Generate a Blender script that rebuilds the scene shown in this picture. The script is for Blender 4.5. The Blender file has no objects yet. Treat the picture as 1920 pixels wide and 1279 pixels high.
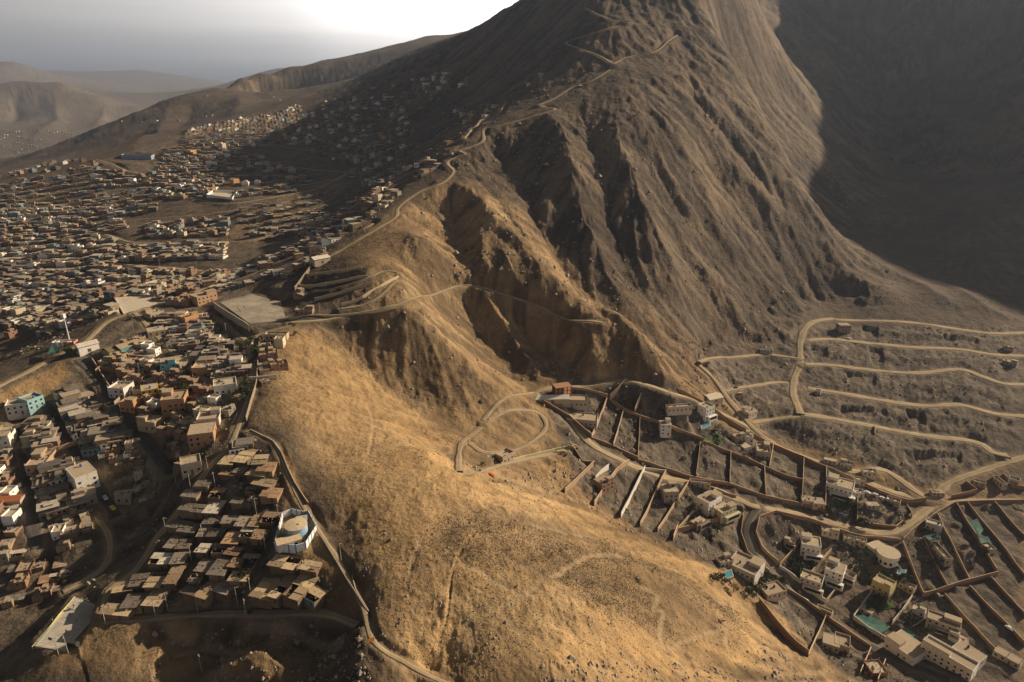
import bpy, bmesh, math, random
import numpy as np
from mathutils import Vector, Matrix
random.seed(7); rng = np.random.default_rng(7)
scene = bpy.context.scene
C = scene.collection
R = math.radians

# ------------------------------------------------------------------ camera
F = 1280.0; PITCH = R(21.0); H0 = 320.0
cp, sp = math.cos(PITCH), math.sin(PITCH)
cam_d = bpy.data.cameras.new('camera'); cam = bpy.data.objects.new('camera', cam_d); C.objects.link(cam)
cam.location = (0, 0, H0); cam.rotation_euler = (R(90) - PITCH, 0, 0)
cam_d.sensor_fit = 'HORIZONTAL'; cam_d.sensor_width = 36.0; cam_d.lens = 36.0 * F / 1920.0
cam_d.clip_start = 1.0; cam_d.clip_end = 60000.0
scene.camera = cam

# ------------------------------------------------------------------ light
SUN_AZ, SUN_EL = 62.0, 25.0          # azimuth measured to the right of the view direction
world = bpy.data.worlds.new("World"); scene.world = world; world.use_nodes = True
nt = world.node_tree; nt.nodes.clear()
wo = nt.nodes.new('ShaderNodeOutputWorld'); bg = nt.nodes.new('ShaderNodeBackground')
sky = nt.nodes.new('ShaderNodeTexSky'); sky.sky_type = 'NISHITA'; sky.sun_disc = False
sky.sun_elevation = R(SUN_EL); sky.sun_rotation = R(SUN_AZ)
sky.air_density = 1.0; sky.dust_density = 6.0; sky.ozone_density = 1.0; sky.altitude = 600
hs = nt.nodes.new('ShaderNodeHueSaturation'); hs.inputs['Saturation'].default_value = 0.10
tc = nt.nodes.new('ShaderNodeTexCoord'); vd = nt.nodes.new('ShaderNodeVectorMath'); vd.operation = 'DOT_PRODUCT'
vd.inputs[1].default_value = (math.sin(R(SUN_AZ)), math.cos(R(SUN_AZ)), 0.0)
cr = nt.nodes.new('ShaderNodeFloatCurve'); cv = cr.mapping.curves[0]      # how the smog glow grows towards the sun (x = (cos+1)/2, y = gain/8)
for k, q in enumerate([(0.0, 0.16), (0.40, 0.20), (0.50, 0.29), (0.59, 0.43), (0.68, 0.66), (0.80, 0.52), (1.0, 0.28)]):
    if k < 2: cv.points[k].location = q
    else: cv.points.new(*q)
cr.mapping.update()
def wm(op, a, b):
    m = nt.nodes.new('ShaderNodeMath'); m.operation = op
    for s_, v in ((0, a), (1, b)):
        if isinstance(v, (int, float)): m.inputs[s_].default_value = v
        else: nt.links.new(v, m.inputs[s_])
    return m.outputs[0]
sx = nt.nodes.new('ShaderNodeSeparateXYZ'); nt.links.new(tc.outputs['Generated'], sx.inputs[0])
lo = nt.nodes.new('ShaderNodeMapRange'); lo.interpolation_type = 'SMOOTHSTEP'; lo.inputs[1].default_value = 0.11; lo.inputs[2].default_value = 0.24; lo.inputs[3].default_value = 1.0; lo.inputs[4].default_value = 0.0
nt.links.new(sx.outputs[2], lo.inputs[0]); nt.links.new(tc.outputs['Generated'], vd.inputs[0])
nt.links.new(wm('ADD', wm('MULTIPLY', vd.outputs['Value'], 0.5), 0.5), cr.inputs['Value'])
band = nt.nodes.new('ShaderNodeTexNoise'); band.inputs['Scale'].default_value = 3.0; bmap = nt.nodes.new('ShaderNodeMapping'); bmap.inputs['Scale'].default_value = (0.6, 0.6, 14.0)
nt.links.new(tc.outputs['Generated'], bmap.inputs[0]); nt.links.new(bmap.outputs[0], band.inputs['Vector'])
gain = wm('MULTIPLY', wm('MULTIPLY', cr.outputs[0], 14.0), wm('ADD', wm('MULTIPLY', band.outputs['Fac'], 0.35), 0.82))
tot = wm('ADD', 0.36, wm('MULTIPLY', lo.outputs[0], wm('SUBTRACT', gain, 0.36)))
gm = nt.nodes.new('ShaderNodeVectorMath'); gm.operation = 'SCALE'
nt.links.new(sky.outputs[0], hs.inputs['Color']); tn = nt.nodes.new('ShaderNodeVectorMath'); tn.operation = 'MULTIPLY'; tn.inputs[1].default_value = (1.04, 0.98, 0.94); nt.links.new(hs.outputs[0], tn.inputs[0]); nt.links.new(tn.outputs[0], gm.inputs[0]); nt.links.new(tot, gm.inputs['Scale'])
nt.links.new(gm.outputs[0], bg.inputs[0])
bg.inputs[1].default_value = 0.05
nt.links.new(bg.outputs[0], wo.inputs[0])
sd = bpy.data.lights.new('sun', 'SUN'); sun = bpy.data.objects.new('sun', sd); C.objects.link(sun)
sd.energy = 5.0; sd.angle = R(0.6); sd.color = (1.0, 0.80, 0.56)
SUNV = Vector((math.sin(R(SUN_AZ)) * math.cos(R(SUN_EL)), math.cos(R(SUN_AZ)) * math.cos(R(SUN_EL)), math.sin(R(SUN_EL))))
sun.rotation_euler = SUNV.to_track_quat('Z', 'Y').to_euler(); sun.location = (600, 500, 1200)
scene.view_settings.view_transform = 'Standard'; scene.view_settings.look = 'None'
scene.view_settings.gamma = 1.0; scene.view_settings.exposure = 0.50
scene.view_settings.use_curve_mapping = False
scene.render.engine = 'CYCLES'
scene.cycles.max_bounces = 5; scene.cycles.volume_bounces = 0

# ------------------------------------------------------------------ terrain control
def ray(px, py):
    u = (px - 960.0) / F; v = (639.5 - py) / F
    return np.array([u, cp + sp * v, -sp + cp * v])
def W(px, py, d):
    r = ray(px, py); return (r[0] * d, r[1] * d, r[2] * d + H0)

# control lines and points read off the place: (px, py, depth in metres)
lines = [
 # main ridge carrying the track
 [(600,490,560),(700,430,600),(745,388,640),(850,330,700),(862,290,735),(905,250,775),(960,222,805),(1010,200,835),(1085,160,875),(1150,122,915),(1205,104,955),(1280,60,1020),(1330,-10,1110),(1360,-120,1260)],
 # spur with the bright sunlit flank
 [(850,332,699),(905,375,652),(960,430,608),(1030,515,564),(1100,562,546),(1165,588,538),(1230,655,521),(1272,716,518)],
 # lower sunlit spur
 [(700,578,480),(780,590,475),(870,660,478),(950,718,482),(1003,746,486)],
 # valleys between
 [(640,650,462),(720,718,447),(800,788,427),(865,833,411)],
 [(850,400,665),(852,460,622),(866,530,568),(884,590,556),(915,650,538),(960,700,514),(1008,738,491)],
 [(935,300,755),(985,370,695),(1020,440,646),(1045,480,620),(1078,535,594),(1115,578,577),(1165,612,561),(1215,655,549),(1262,705,539),(1292,724,536)],
 # gully left of the main ridge
 [(960,180,960),(900,215,930),(850,250,900),(760,320,855),(700,350,835),(640,395,795),(560,440,730),(470,500,655),(430,530,620)],
 # right-hand crest
 [(1330,30,1085),(1400,150,980),(1440,230,920),(1480,310,868),(1540,400,832),(1590,500,797),(1640,560,748)],
 # deep valley behind it
 [(1560,-60,2200),(1580,60,1850),(1610,200,1500),(1650,330,1180),(1700,430,960),(1760,510,830)],
 # skyline ridge on the far left of the mountain
 [(1120,-90,1300),(1003,-2,1330),(932,30,1450),(858,69,1650),(774,97,1850),(737,118,1930),(640,165,1950),(540,190,1750),(400,235,1400),(300,270,1210),(190,300,1090),(100,330,1010),(0,345,980),(-150,380,950)],
 # the range behind
 [(930,40,3500),(858,69,3300),(800,66,3400),(770,76,3350),(640,108,3200),(540,124,3000),(440,158,2700),(397,161,2500),(319,181,2300),(292,197,2250),(235,218,2200),(151,262,2100),(60,300,2000),(-80,340,1950)],
 [(640,152,2500),(540,180,2230),(400,226,1900),(300,262,1800),(200,290,1750),(100,322,1600),(0,342,1500)],
 # front hill contact with the valley on the right
 [(1060,928,405),(1200,990,407),(1330,1055,398),(1432,1125,385),(1452,1200,366),(1600,1279,350)],
 # shelf edge and the dark valley beyond it
 [(-80,760,385),(0,725,400),(60,692,430),(130,655,450),(190,607,485),(240,575,510),(330,550,540)],
 [(-80,700,490),(0,675,520),(60,640,540),(130,612,545),(190,575,575)],
 [(-100,285,3400),(0,290,3500),(100,265,3800),(200,240,4200)],
 [(-120,165,5000),(0,155,5000),(35,149,5000),(110,152,5000),(150,170,5000),(200,186,5000),(243,204,5000),(300,240,4800)],
 [(-150,120,8000),(-60,125,8000),(0,114,8000),(20,112,8000),(70,140,8000),(130,165,8000)],
 [(60,138,13000),(120,130,13000),(180,138,13000),(225,136,13000),(270,131,13000),(330,140,13000),(400,150,13000),(480,165,13000)],
 [(200,255,2480),(292,238,2600),(397,212,2850),(440,205,3000),(520,178,3350),(600,160,3600),(700,140,3900)],
 [(300,230,5600),(450,205,5600),(560,190,6000),(680,160,6200)],
 [(380,175,7500),(440,155,7500),(480,136,7500),(538,123,7500),(600,135,7500)],
]
pts = """1500,560,752 1400,450,748 1350,350,800 1280,250,800 1250,150,880 1200,0,1090 1100,0,1110 1100,60,1010 1060,80,1010 1150,45,1000 1330,480,700 1480,450,790 1420,250,885 1340,150,925
1200,400,672 1250,500,645 1300,600,620 1200,250,762 1050,300,735 1000,300,740 1120,450,645 1100,350,700
1450,100,1500 1440,20,1650 1700,20,1900 1720,200,1480 1750,330,1200 1900,300,1150 1900,100,1500 1900,0,1640 1900,420,950 1850,500,830 1700,540,790 1920,560,760 1600,560,765 1830,580,735
1500,840,520 1900,850,520 1500,780,545 1850,780,555 1520,685,622 1850,700,605 1530,640,662 1850,650,655 1520,608,692 1700,603,702 1910,622,682 1310,680,572 1330,620,642 1420,645,655 1400,700,610 1400,760,555
1005,752,485 1100,870,432 1290,722,533 1230,800,497 1350,790,525 1440,860,500 1200,880,452 1300,900,458 1420,960,445 1550,930,470 1600,850,512 1710,940,480 1450,800,540 1500,1050,430 1650,1060,430 1800,1150,395 1900,950,475 1900,1270,355 1700,1270,355 1850,1050,430 1150,760,502 1060,780,475 950,800,440 900,850,405 980,880,407 1500,1160,392 1560,1230,368
880,875,390 950,905,372 850,900,330 700,900,312 760,1000,279 700,1000,281 650,1000,287 760,1150,246 800,852,347 900,1000,290 1000,1000,315 1100,1000,350 1200,1050,350 1300,1100,345 1350,1180,330 1300,1250,285 1200,1250,257 1000,1250,231 1000,1100,266 1150,1130,275 850,1100,258 700,1100,257 640,740,402 720,800,382 560,760,370 500,700,400 620,850,341 640,950,298 560,660,430 600,640,452 700,650,462
700,500,515 700,540,495 760,540,500 800,460,572 560,560,510 470,640,450 540,620,450 450,800,350 300,700,420 200,760,395 330,900,325 150,850,360 30,800,385 50,900,345 230,950,335 290,960,328 150,1000,315 60,1050,305 100,1120,290 350,950,312 260,1060,292 420,960,310 560,960,300 480,860,332 530,850,330 620,1060,270 560,1120,262 420,1140,262 680,1190,238 700,1240,231 750,1265,228 130,1160,268 200,1230,252 400,1230,256 590,1225,250 800,1270,232 0,1250,262 490,500,585 400,540,555 400,620,480 640,600,472
1000,640,540 1045,725,499 1100,655,524 940,540,566 1120,690,510 1190,695,511
800,150,1480 850,120,1480 700,200,1350 700,280,1090 800,220,1190 600,250,1300 620,320,1050 500,250,1350 950,100,1200 1000,130,1040 940,150,1120 880,180,1140 560,220,1550
645,332,1000 450,330,1000 300,310,1060 250,300,1050 560,360,900 480,372,872 420,388,850 300,360,930 500,440,765 410,430,785 580,400,830 250,410,850 300,500,680 230,430,800 100,450,800 0,400,850 0,500,720 150,550,640 300,550,600 50,600,600 0,560,650 400,480,690 100,380,920 0,300,2400 60,200,4700 150,215,4600"""
ctrl = []
def resample(l, n_px=26.0):
    out = []
    for a, b in zip(l[:-1], l[1:]):
        n = max(1, int(math.hypot(b[0]-a[0], b[1]-a[1]) / n_px))
        for i in range(n):
            t = i / n
            out.append((a[0]+(b[0]-a[0])*t, a[1]+(b[1]-a[1])*t, math.exp(math.log(a[2])*(1-t)+math.log(b[2])*t)))
    out.append(l[-1]); return out
for l in lines:
    for q in resample(l): ctrl.append(W(*q))
for s in pts.split():
    ctrl.append(W(*[float(v) for v in s.split(',')]))
# the steep far side of the right-hand crest
for q, o in [((1330,30,1085),(95,60,-75)),((1365,90,1030),(95,55,-78)),((1400,150,980),(95,50,-80)),((1440,230,920),(90,45,-78)),((1480,310,868),(85,40,-66)),((1510,355,846),(80,38,-50)),((1540,400,832),(75,35,-34))]:
    w_ = W(*q); ctrl.append((w_[0]+o[0]*0.22, w_[1]+o[1]*0.22, w_[2]+o[2]*0.42)); ctrl.append((w_[0]+o[0]*0.58, w_[1]+o[1]*0.58, w_[2]+o[2]*1.05)); ctrl.append((w_[0]+o[0]*1.7, w_[1]+o[1]*1.7, w_[2]+o[2]*1.5))
# ground outside the frame, right-hand heights raised to cast shade (world metres)
for x, y, z in [(0,60,-192),(-150,60,-205),(150,60,-200),(300,120,-285),(-300,120,-210),(-500,250,-225),(-700,500,-215),(-900,900,-200),(-1400,1500,-230),
                (500,300,-285),(700,450,-275),(900,700,-215),(800,560,-250),(1100,500,-240),(1050,900,-60),(1250,1150,150),(1400,1500,370),(1500,1800,420),(1300,2100,470),(1100,2500,520),(700,2300,430),(400,2200,260),(0,2250,90),
                (1800,1300,330),(2200,2200,600),(1700,800,230),(1450,950,170),(2200,1000,200),(2600,600,100),(1800,300,-180),(1400,100,-240),(3500,2500,500),(1500,3500,500),(3000,4500,450),(800,4000,300),
                (-1000,3000,-330),(-2000,3500,-340),(-3000,3000,-250),(-800,4500,-300),(-2500,5700,-150),(-3600,6500,-150),(-2500,9500,-260),(-4500,9500,-200),(-8000,9000,-200),
                (-7000,16000,-250),(-3000,16000,-250),(0,9000,-200),(0,16000,-250),(6000,16000,-200),(6000,9000,100),(-1500,6500,-300),(-1500,10500,-280),(-5000,15500,-250)]:
    ctrl.append((x, y, z + H0))
ctrl = np.array(ctrl)
# drop near-duplicates
keep = []
for i, p in enumerate(ctrl):
    if all((p[0]-ctrl[j][0])**2 + (p[1]-ctrl[j][1])**2 > 4.0 for j in keep): keep.append(i)
ctrl = ctrl[keep]
N = len(ctrl)
Dm = np.sqrt((ctrl[:,None,0]-ctrl[None,:,0])**2 + (ctrl[:,None,1]-ctrl[None,:,1])**2 + 4.0**2)
A = np.zeros((N+3, N+3)); A[:N,:N] = -Dm + np.eye(N)*0.5; A[:N,N] = 1; A[:N,N+1] = ctrl[:,0]/1000; A[:N,N+2] = ctrl[:,1]/1000
A[N,:N] = 1; A[N+1,:N] = ctrl[:,0]/1000; A[N+2,:N] = ctrl[:,1]/1000
wgt = np.linalg.solve(A, np.concatenate([ctrl[:,2], [0,0,0]]))
def rbf(x, y):
    s = x.shape; x = x.ravel(); y = y.ravel(); out = np.empty(len(x), dtype=np.float64)
    cx = ctrl[:,0].astype(np.float32); cy = ctrl[:,1].astype(np.float32); w = wgt[:N].astype(np.float32)
    for i in range(0, len(x), 16384):
        a = x[i:i+16384, None].astype(np.float32); b = y[i:i+16384, None].astype(np.float32)
        out[i:i+16384] = -(np.sqrt((a-cx)**2 + (b-cy)**2 + 16.0) @ w)
    out += wgt[N] + wgt[N+1]*x/1000 + wgt[N+2]*y/1000
    return out.reshape(s)

# ------------------------------------------------------------------ polar grid
th_in = np.linspace(-R(39.5), R(39.5), 1040)
th = np.concatenate([np.linspace(-R(62), -R(39.7), 50), th_in, np.linspace(R(39.7), R(78), 80)])
rr = np.concatenate([np.exp(np.arange(math.log(70), math.log(150), 0.012)), np.exp(np.arange(math.log(150), math.log(1500), 0.0042)), np.exp(np.arange(math.log(1500), math.log(17000), 0.0115))])
NT, NR = len(th), len(rr)
lr = np.log(rr)
TH, RR = np.meshgrid(th, rr)                     # rows = radius
GX = RR*np.sin(TH); GY = RR*np.cos(TH)
# coarse evaluation, then linear upsampling
ci = np.unique(np.concatenate([np.arange(0, NR, 3), [NR-1]])); cj = np.unique(np.concatenate([np.arange(0, NT, 3), [NT-1]]))
coarse = rbf(GX[np.ix_(ci, cj)], GY[np.ix_(ci, cj)])
tmp = np.empty((len(ci), NT))
for k in range(len(ci)): tmp[k] = np.interp(np.arange(NT), cj, coarse[k])
fi = np.interp(np.arange(NR), ci, np.arange(len(ci))); i0 = np.minimum(fi.astype(int), len(ci)-2); f = (fi-i0)[:,None]
GZ = tmp[i0]*(1-f) + tmp[i0+1]*f

def idx(x, y):
    t = np.arctan2(x, y); l = 0.5*np.log(x*x+y*y)
    a = np.interp(t, th, np.arange(NT)); b = np.interp(l, lr, np.arange(NR))
    return b, a
def samp(G, x, y):
    b, a = idx(np.asarray(x, float), np.asarray(y, float))
    j = np.minimum(a.astype(int), NT-2); i = np.minimum(b.astype(int), NR-2); u = a-j; v = b-i
    return (G[i,j]*(1-u)+G[i,j+1]*u)*(1-v) + (G[i+1,j]*(1-u)+G[i+1,j+1]*u)*v
_ds = np.exp(np.arange(math.log(120), math.log(14000), 0.003))
def hit(px, py, G=None):
    """the ground point seen at a photo position"""
    G = GZ if G is None else G
    r = ray(px, py); x = r[0]*_ds; y = r[1]*_ds; z = r[2]*_ds + H0
    g = samp(G, x, y); below = np.nonzero(z < g)[0]
    if len(below) == 0: k = len(_ds)-1; return (x[k], y[k], g[k])
    k = max(1, below[0]); a = (z[k-1]-g[k-1]); b = (g[k]-z[k]); t = a/(a+b+1e-9)
    xx = x[k-1]+(x[k]-x[k-1])*t; yy = y[k-1]+(y[k]-y[k-1])*t
    return (xx, yy, float(samp(G, xx, yy)))

# ------------------------------------------------------------------ noise
def hashn(ix, iy, s):
    h = (ix.astype(np.int64)*374761393 + iy.astype(np.int64)*668265263 + s*974634777) & 0xffffffff
    h = ((h ^ (h >> 13)) * 1274126177) & 0xffffffff
    h = h ^ (h >> 16)
    return (h & 0xffff) / 65535.0
def vnoise(x, y, s=0):
    ix = np.floor(x); iy = np.floor(y); fx = x-ix; fy = y-iy
    fx = fx*fx*(3-2*fx); fy = fy*fy*(3-2*fy)
    a = hashn(ix, iy, s); b = hashn(ix+1, iy, s); c = hashn(ix, iy+1, s); d = hashn(ix+1, iy+1, s)
    return (a*(1-fx)+b*fx)*(1-fy) + (c*(1-fx)+d*fx)*fy
def fbm(x, y, o=4, s=0):
    r = 0; a = 0.5; n = 0
    for k in range(o):
        r = r + a*vnoise(x*2**k, y*2**k, s+k*17); n += a; a *= 0.5
    return r/n
def smooth(a, b, x):
    t = np.clip((x-a)/(b-a), 0, 1); return t*t*(3-2*t)
def grads(G):
    dlr = np.gradient(G, lr, axis=0)/RR; dth = np.gradient(G, th, axis=1)/RR
    gx = dlr*np.sin(TH) + dth*np.cos(TH); gy = dlr*np.cos(TH) - dth*np.sin(TH)
    return gx, gy
def seg_dist(x, y, P):
    """distance to a polyline and the parameter along it"""
    best = np.full(x.shape, 1e9); par = np.zeros(x.shape)
    L = 0.0
    for a, b in zip(P[:-1], P[1:]):
        dx, dy = b[0]-a[0], b[1]-a[1]; l = math.hypot(dx, dy)+1e-9
        t = np.clip(((x-a[0])*dx+(y-a[1])*dy)/(l*l), 0, 1)
        d = np.hypot(x-a[0]-t*dx, y-a[1]-t*dy)
        m = d < best; best = np.where(m, d, best); par = np.where(m, L+t*l, par); L += l
    return best, par, L
def relief(pxl, amp, w, taper=True):
    """a spur (amp > 0) or a gully (amp < 0) along a line of photo points"""
    global GZ
    P = [hit(*q, G=BASE)[:2] for q in pxl]
    xs = [p[0] for p in P]; ys = [p[1] for p in P]
    m = (GX > min(xs)-5*w) & (GX < max(xs)+5*w) & (GY > min(ys)-5*w) & (GY < max(ys)+5*w)
    x = GX[m]; y = GY[m]
    wob = w*0.18
    x2 = x + wob*(fbm(x/(w*1.3), y/(w*1.3), 2, 5)-0.5)*2; y2 = y + wob*(fbm(x/(w*1.3), y/(w*1.3), 2, 9)-0.5)*2
    d, par, L = seg_dist(x2, y2, P)
    t = par/L; k = np.sin(np.clip(t, 0.02, 0.98)*math.pi)**0.45 if taper else 1.0
    GZ[m] += amp*k*np.exp(-np.sqrt(d*d+(w*0.12)**2)/w)
BASE = GZ.copy()
RL = [  # photo points, height, width
 ([(945,310),(985,370),(1020,440),(1045,480),(1078,535),(1115,578),(1165,612),(1215,655),(1262,705)], -7, 11),
 ([(905,268),(960,330),(1005,400),(1030,455)], 6, 16), ([(890,325),(945,385),(995,450)], -5, 10),
 ([(1025,215),(1065,300),(1080,380),(1105,450),(1135,520),(1180,580),(1235,640)], 16, 24), ([(1090,205),(1130,320),(1150,420),(1175,510),(1205,565)], -13, 24),
 ([(1150,235),(1175,300),(1211,400),(1262,520),(1290,600)], 12, 20), ([(1200,240),(1240,370),(1282,480),(1335,570)], -9, 24),
 ([(1225,190),(1290,300),(1350,420),(1400,520),(1430,590)], 8, 30),
 ([(1285,130),(1310,190),(1360,245),(1420,325),(1460,385)], -9, 10), ([(1290,205),(1350,290),(1400,355),(1480,430),(1510,490)], 8, 18),
 ([(884,540),(905,575),(950,640),(985,690),(1012,716)], 15, 12), ([(1062,590),(1085,620),(1110,660),(1105,700)], 15, 16), ([(1035,580),(1050,640),(1075,710)], -9, 14),
 ([(1185,615),(1200,660),(1205,705)], 8, 10), ([(1150,620),(1160,660),(1165,710)], -7, 11),
 ([(800,400),(790,450),(830,520)], 4, 20), ([(760,440),(790,490),(825,545)], 6, 14),
 ([(640,590),(700,640),(760,700),(830,780)], -3, 22), ([(590,600),(640,660),(700,740)], 3, 18),
 ([(820,1000),(900,1040),(1010,1095),(1110,1170),(1200,1260)], 7, 26), ([(790,960),(900,975),(1040,1060),(1150,1130),(1300,1230)], -5, 30),
 ([(760,905),(900,935),(1050,985),(1200,1040)], 4, 30), ([(1180,1060),(1280,1120),(1380,1180),(1420,1230)], 5, 25),
 ([(1250,1060),(1330,1110),(1390,1150)], -4, 18), 
 ([(480,640),(520,760),(560,840)], 1.5, 30),
 ([(1700,40),(1760,200),(1800,350),(1830,460)], 30, 60), ([(1490,30),(1530,70),(1550,130),(1565,220)], 26, 40), ([(1800,60),(1850,200),(1890,340)], -35, 70), ([(1640,60),(1680,200),(1700,320)], -25, 60),
 ([(1000,20),(960,80),(900,130),(860,180)], -9, 34), ([(1080,30),(1040,90),(980,140),(940,175)], 8, 30), ([(860,100),(830,160),(800,230),(740,300)], 12, 40), ([(760,130),(740,180),(700,250)], -12, 40), ([(700,160),(660,220),(620,270)], 10, 40),
 ([(880,400),(930,430),(990,500),(1010,540)], -4, 14), ([(900,440),(905,500),(920,545)], 7, 10), ([(940,470),(960,520),(985,560)], 6, 10),
 ([(440,370),(450,410),(430,440)], 3, 10), ([(500,380),(510,420),(480,455)], 3, 10), ([(560,365),(560,400),(530,430)], 3, 10),
 ([(1380,470),(1420,540),(1450,600)], -8, 22), ([(1320,500),(1370,570),(1400,640)], 9, 22), ([(1270,560),(1310,620),(1340,670)], -7, 14), ([(1560,470),(1600,540),(1620,580)], 8, 18), ([(1450,520),(1500,580)], 8, 18),
 ([(1650,500),(1720,540),(1800,590)], 9, 22), ([(1780,540),(1850,590),(1900,600)], 8, 18),
 # hollows at the bottom left, quarry and cut at the left edge
 ([(230,1215),(300,1180),(400,1190),(500,1200),(560,1215)], -7, 12), ([(380,1250),(460,1262),(520,1275)], 5, 6), ([(420,1225),(500,1245),(560,1279)], 5, 7),
 ([(130,760),(170,740),(200,780)], -6, 12), ([(240,930),(260,970),(230,1010)], -4, 14),
 ([(320,190),(300,240),(250,290)], 12, 40), ([(100,180),(110,230),(60,265)], 30, 70), ([(200,200),(180,240)], 25, 60), ([(30,170),(20,230)], -40, 70),
 ([(450,180),(440,215)], 14, 50), ([(600,140),(590,165)], 16, 60), ([(360,190),(350,220),(330,245)], -14, 50),
]
RL += [([(1530,620),(1620,622),(1700,628),(1800,636),(1900,648)], 2.6, 7), ([(1530,662),(1620,668),(1700,676),(1800,675),(1900,695)], 3.0, 8), ([(1530,706),(1620,718),(1700,728),(1800,726),(1900,750)], 3.0, 9),
 ([(1530,757),(1620,770),(1700,785),(1800,785),(1880,812)], 3.0, 9), ([(1470,800),(1560,815),(1660,840),(1760,862),(1840,870)], 3.5, 12), ([(1330,700),(1400,692),(1480,695)], 2.5, 8), ([(1380,765),(1430,752),(1480,750)], 2.5, 8)]
for pxl, a, w in RL: relief(pxl, a, w)
# ------------------------------------------------------------------ weathering along the fall line
gx, gy = grads(GZ)
for _ in range(2):      # soften so that streaks run together
    gx[1:-1] = (gx[:-2]+2*gx[1:-1]+gx[2:])/4; gy[1:-1] = (gy[:-2]+2*gy[1:-1]+gy[2:])/4
    gx[:,1:-1] = (gx[:,:-2]+2*gx[:,1:-1]+gx[:,2:])/4; gy[:,1:-1] = (gy[:,:-2]+2*gy[:,1:-1]+gy[:,2:])/4
SL = np.hypot(gx, gy)
def lic(scale, step, n, seed, s0=0, s1=None):
    """noise smeared along the direction water runs"""
    acc = vnoise(GX/scale, GY/scale, seed); cnt = 1.0
    for sgn in (1, -1):
        x = GX.copy(); y = GY.copy()
        for k in range(n):
            b, a = idx(x, y); i = np.clip(np.rint(b).astype(int), 0, NR-1); j = np.clip(np.rint(a).astype(int), 0, NT-1)
            g = np.hypot(gx[i,j], gy[i,j])+1e-6
            x = x + sgn*step*gx[i,j]/g; y = y + sgn*step*gy[i,j]/g
            acc = acc + vnoise(x/scale, y/scale, seed)
            cnt += 1
    return acc/cnt - 0.5
far = smooth(1200, 2500, RR)
S1 = lic(9.0, 6.0, 7, 11)          # gullies
S2 = lic(3.5, 2.5, 6, 23)          # fine rills
S3 = lic(34.0, 22.0, 6, 31)        # big ribs
steep = smooth(0.22, 0.55, SL)
rough = 0.25 + 0.75*steep
GZ += S3*13*smooth(0.25, 0.6, SL)*smooth(500, 800, RR)
GZ += S1*7.5*steep*smooth(180, 420, RR)*(0.6+0.4*smooth(450, 620, RR))
GZ += S2*2.6*(0.05+0.95*steep)*(0.5+0.5*smooth(180, 420, RR))
GZ += (fbm(GX/25, GY/25, 4, 3)-0.5)*3.2*rough
S4 = lic(16.0, 9.0, 9, 77); GZ += -np.abs(S4)*18*steep*smooth(480, 700, RR)*smooth(R(-8), R(4), TH)
GZ += (fbm(GX/160, GY/160, 4, 13)-0.5)*22*far
GZ += (fbm(GX/17, GY/17, 4, 45)-0.5)*6.0*steep*smooth(450, 650, RR)
GZ += (fbm(GX/6, GY/6, 3, 43)-0.5)*2.6*smooth(0.15, 0.45, SL)
GZ += np.maximum(0, fbm(GX/3.0, GY/3.0, 2, 53)-0.62)*2.2*smooth(0.2, 0.5, SL)
RUB = np.zeros_like(GZ)

# ------------------------------------------------------------------ benches for roads, pads for buildings
PATHZ = GZ.copy()
best = np.full(GZ.shape, 1e9); ztar = GZ.copy(); ROADM = np.zeros_like(GZ)
roads = []
def smooth_poly(P, step):
    """Catmull-Rom through the points, resampled every step metres"""
    P = [np.array(p[:2], float) for p in P]
    if len(P) < 2: return P
    Q = [2*P[0]-P[1]] + P + [2*P[-1]-P[-2]]; out = []
    for i in range(1, len(Q)-2):
        a, b, c, d = Q[i-1], Q[i], Q[i+1], Q[i+2]; n = max(2, int(np.linalg.norm(c-b)/step))
        for k in range(n):
            t = k/n
            out.append(0.5*((2*b)+(-a+c)*t+(2*a-5*b+4*c-d)*t*t+(-a+3*b-3*c+d)*t**3))
    out.append(P[-1]); return out
def boxfilter(v, n):
    if n < 2 or len(v) < 3: return v
    p = np.pad(v, n, mode='edge'); k = np.ones(2*n+1)/(2*n+1)
    return np.convolve(p, k, mode='same')[n:-n]
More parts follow.
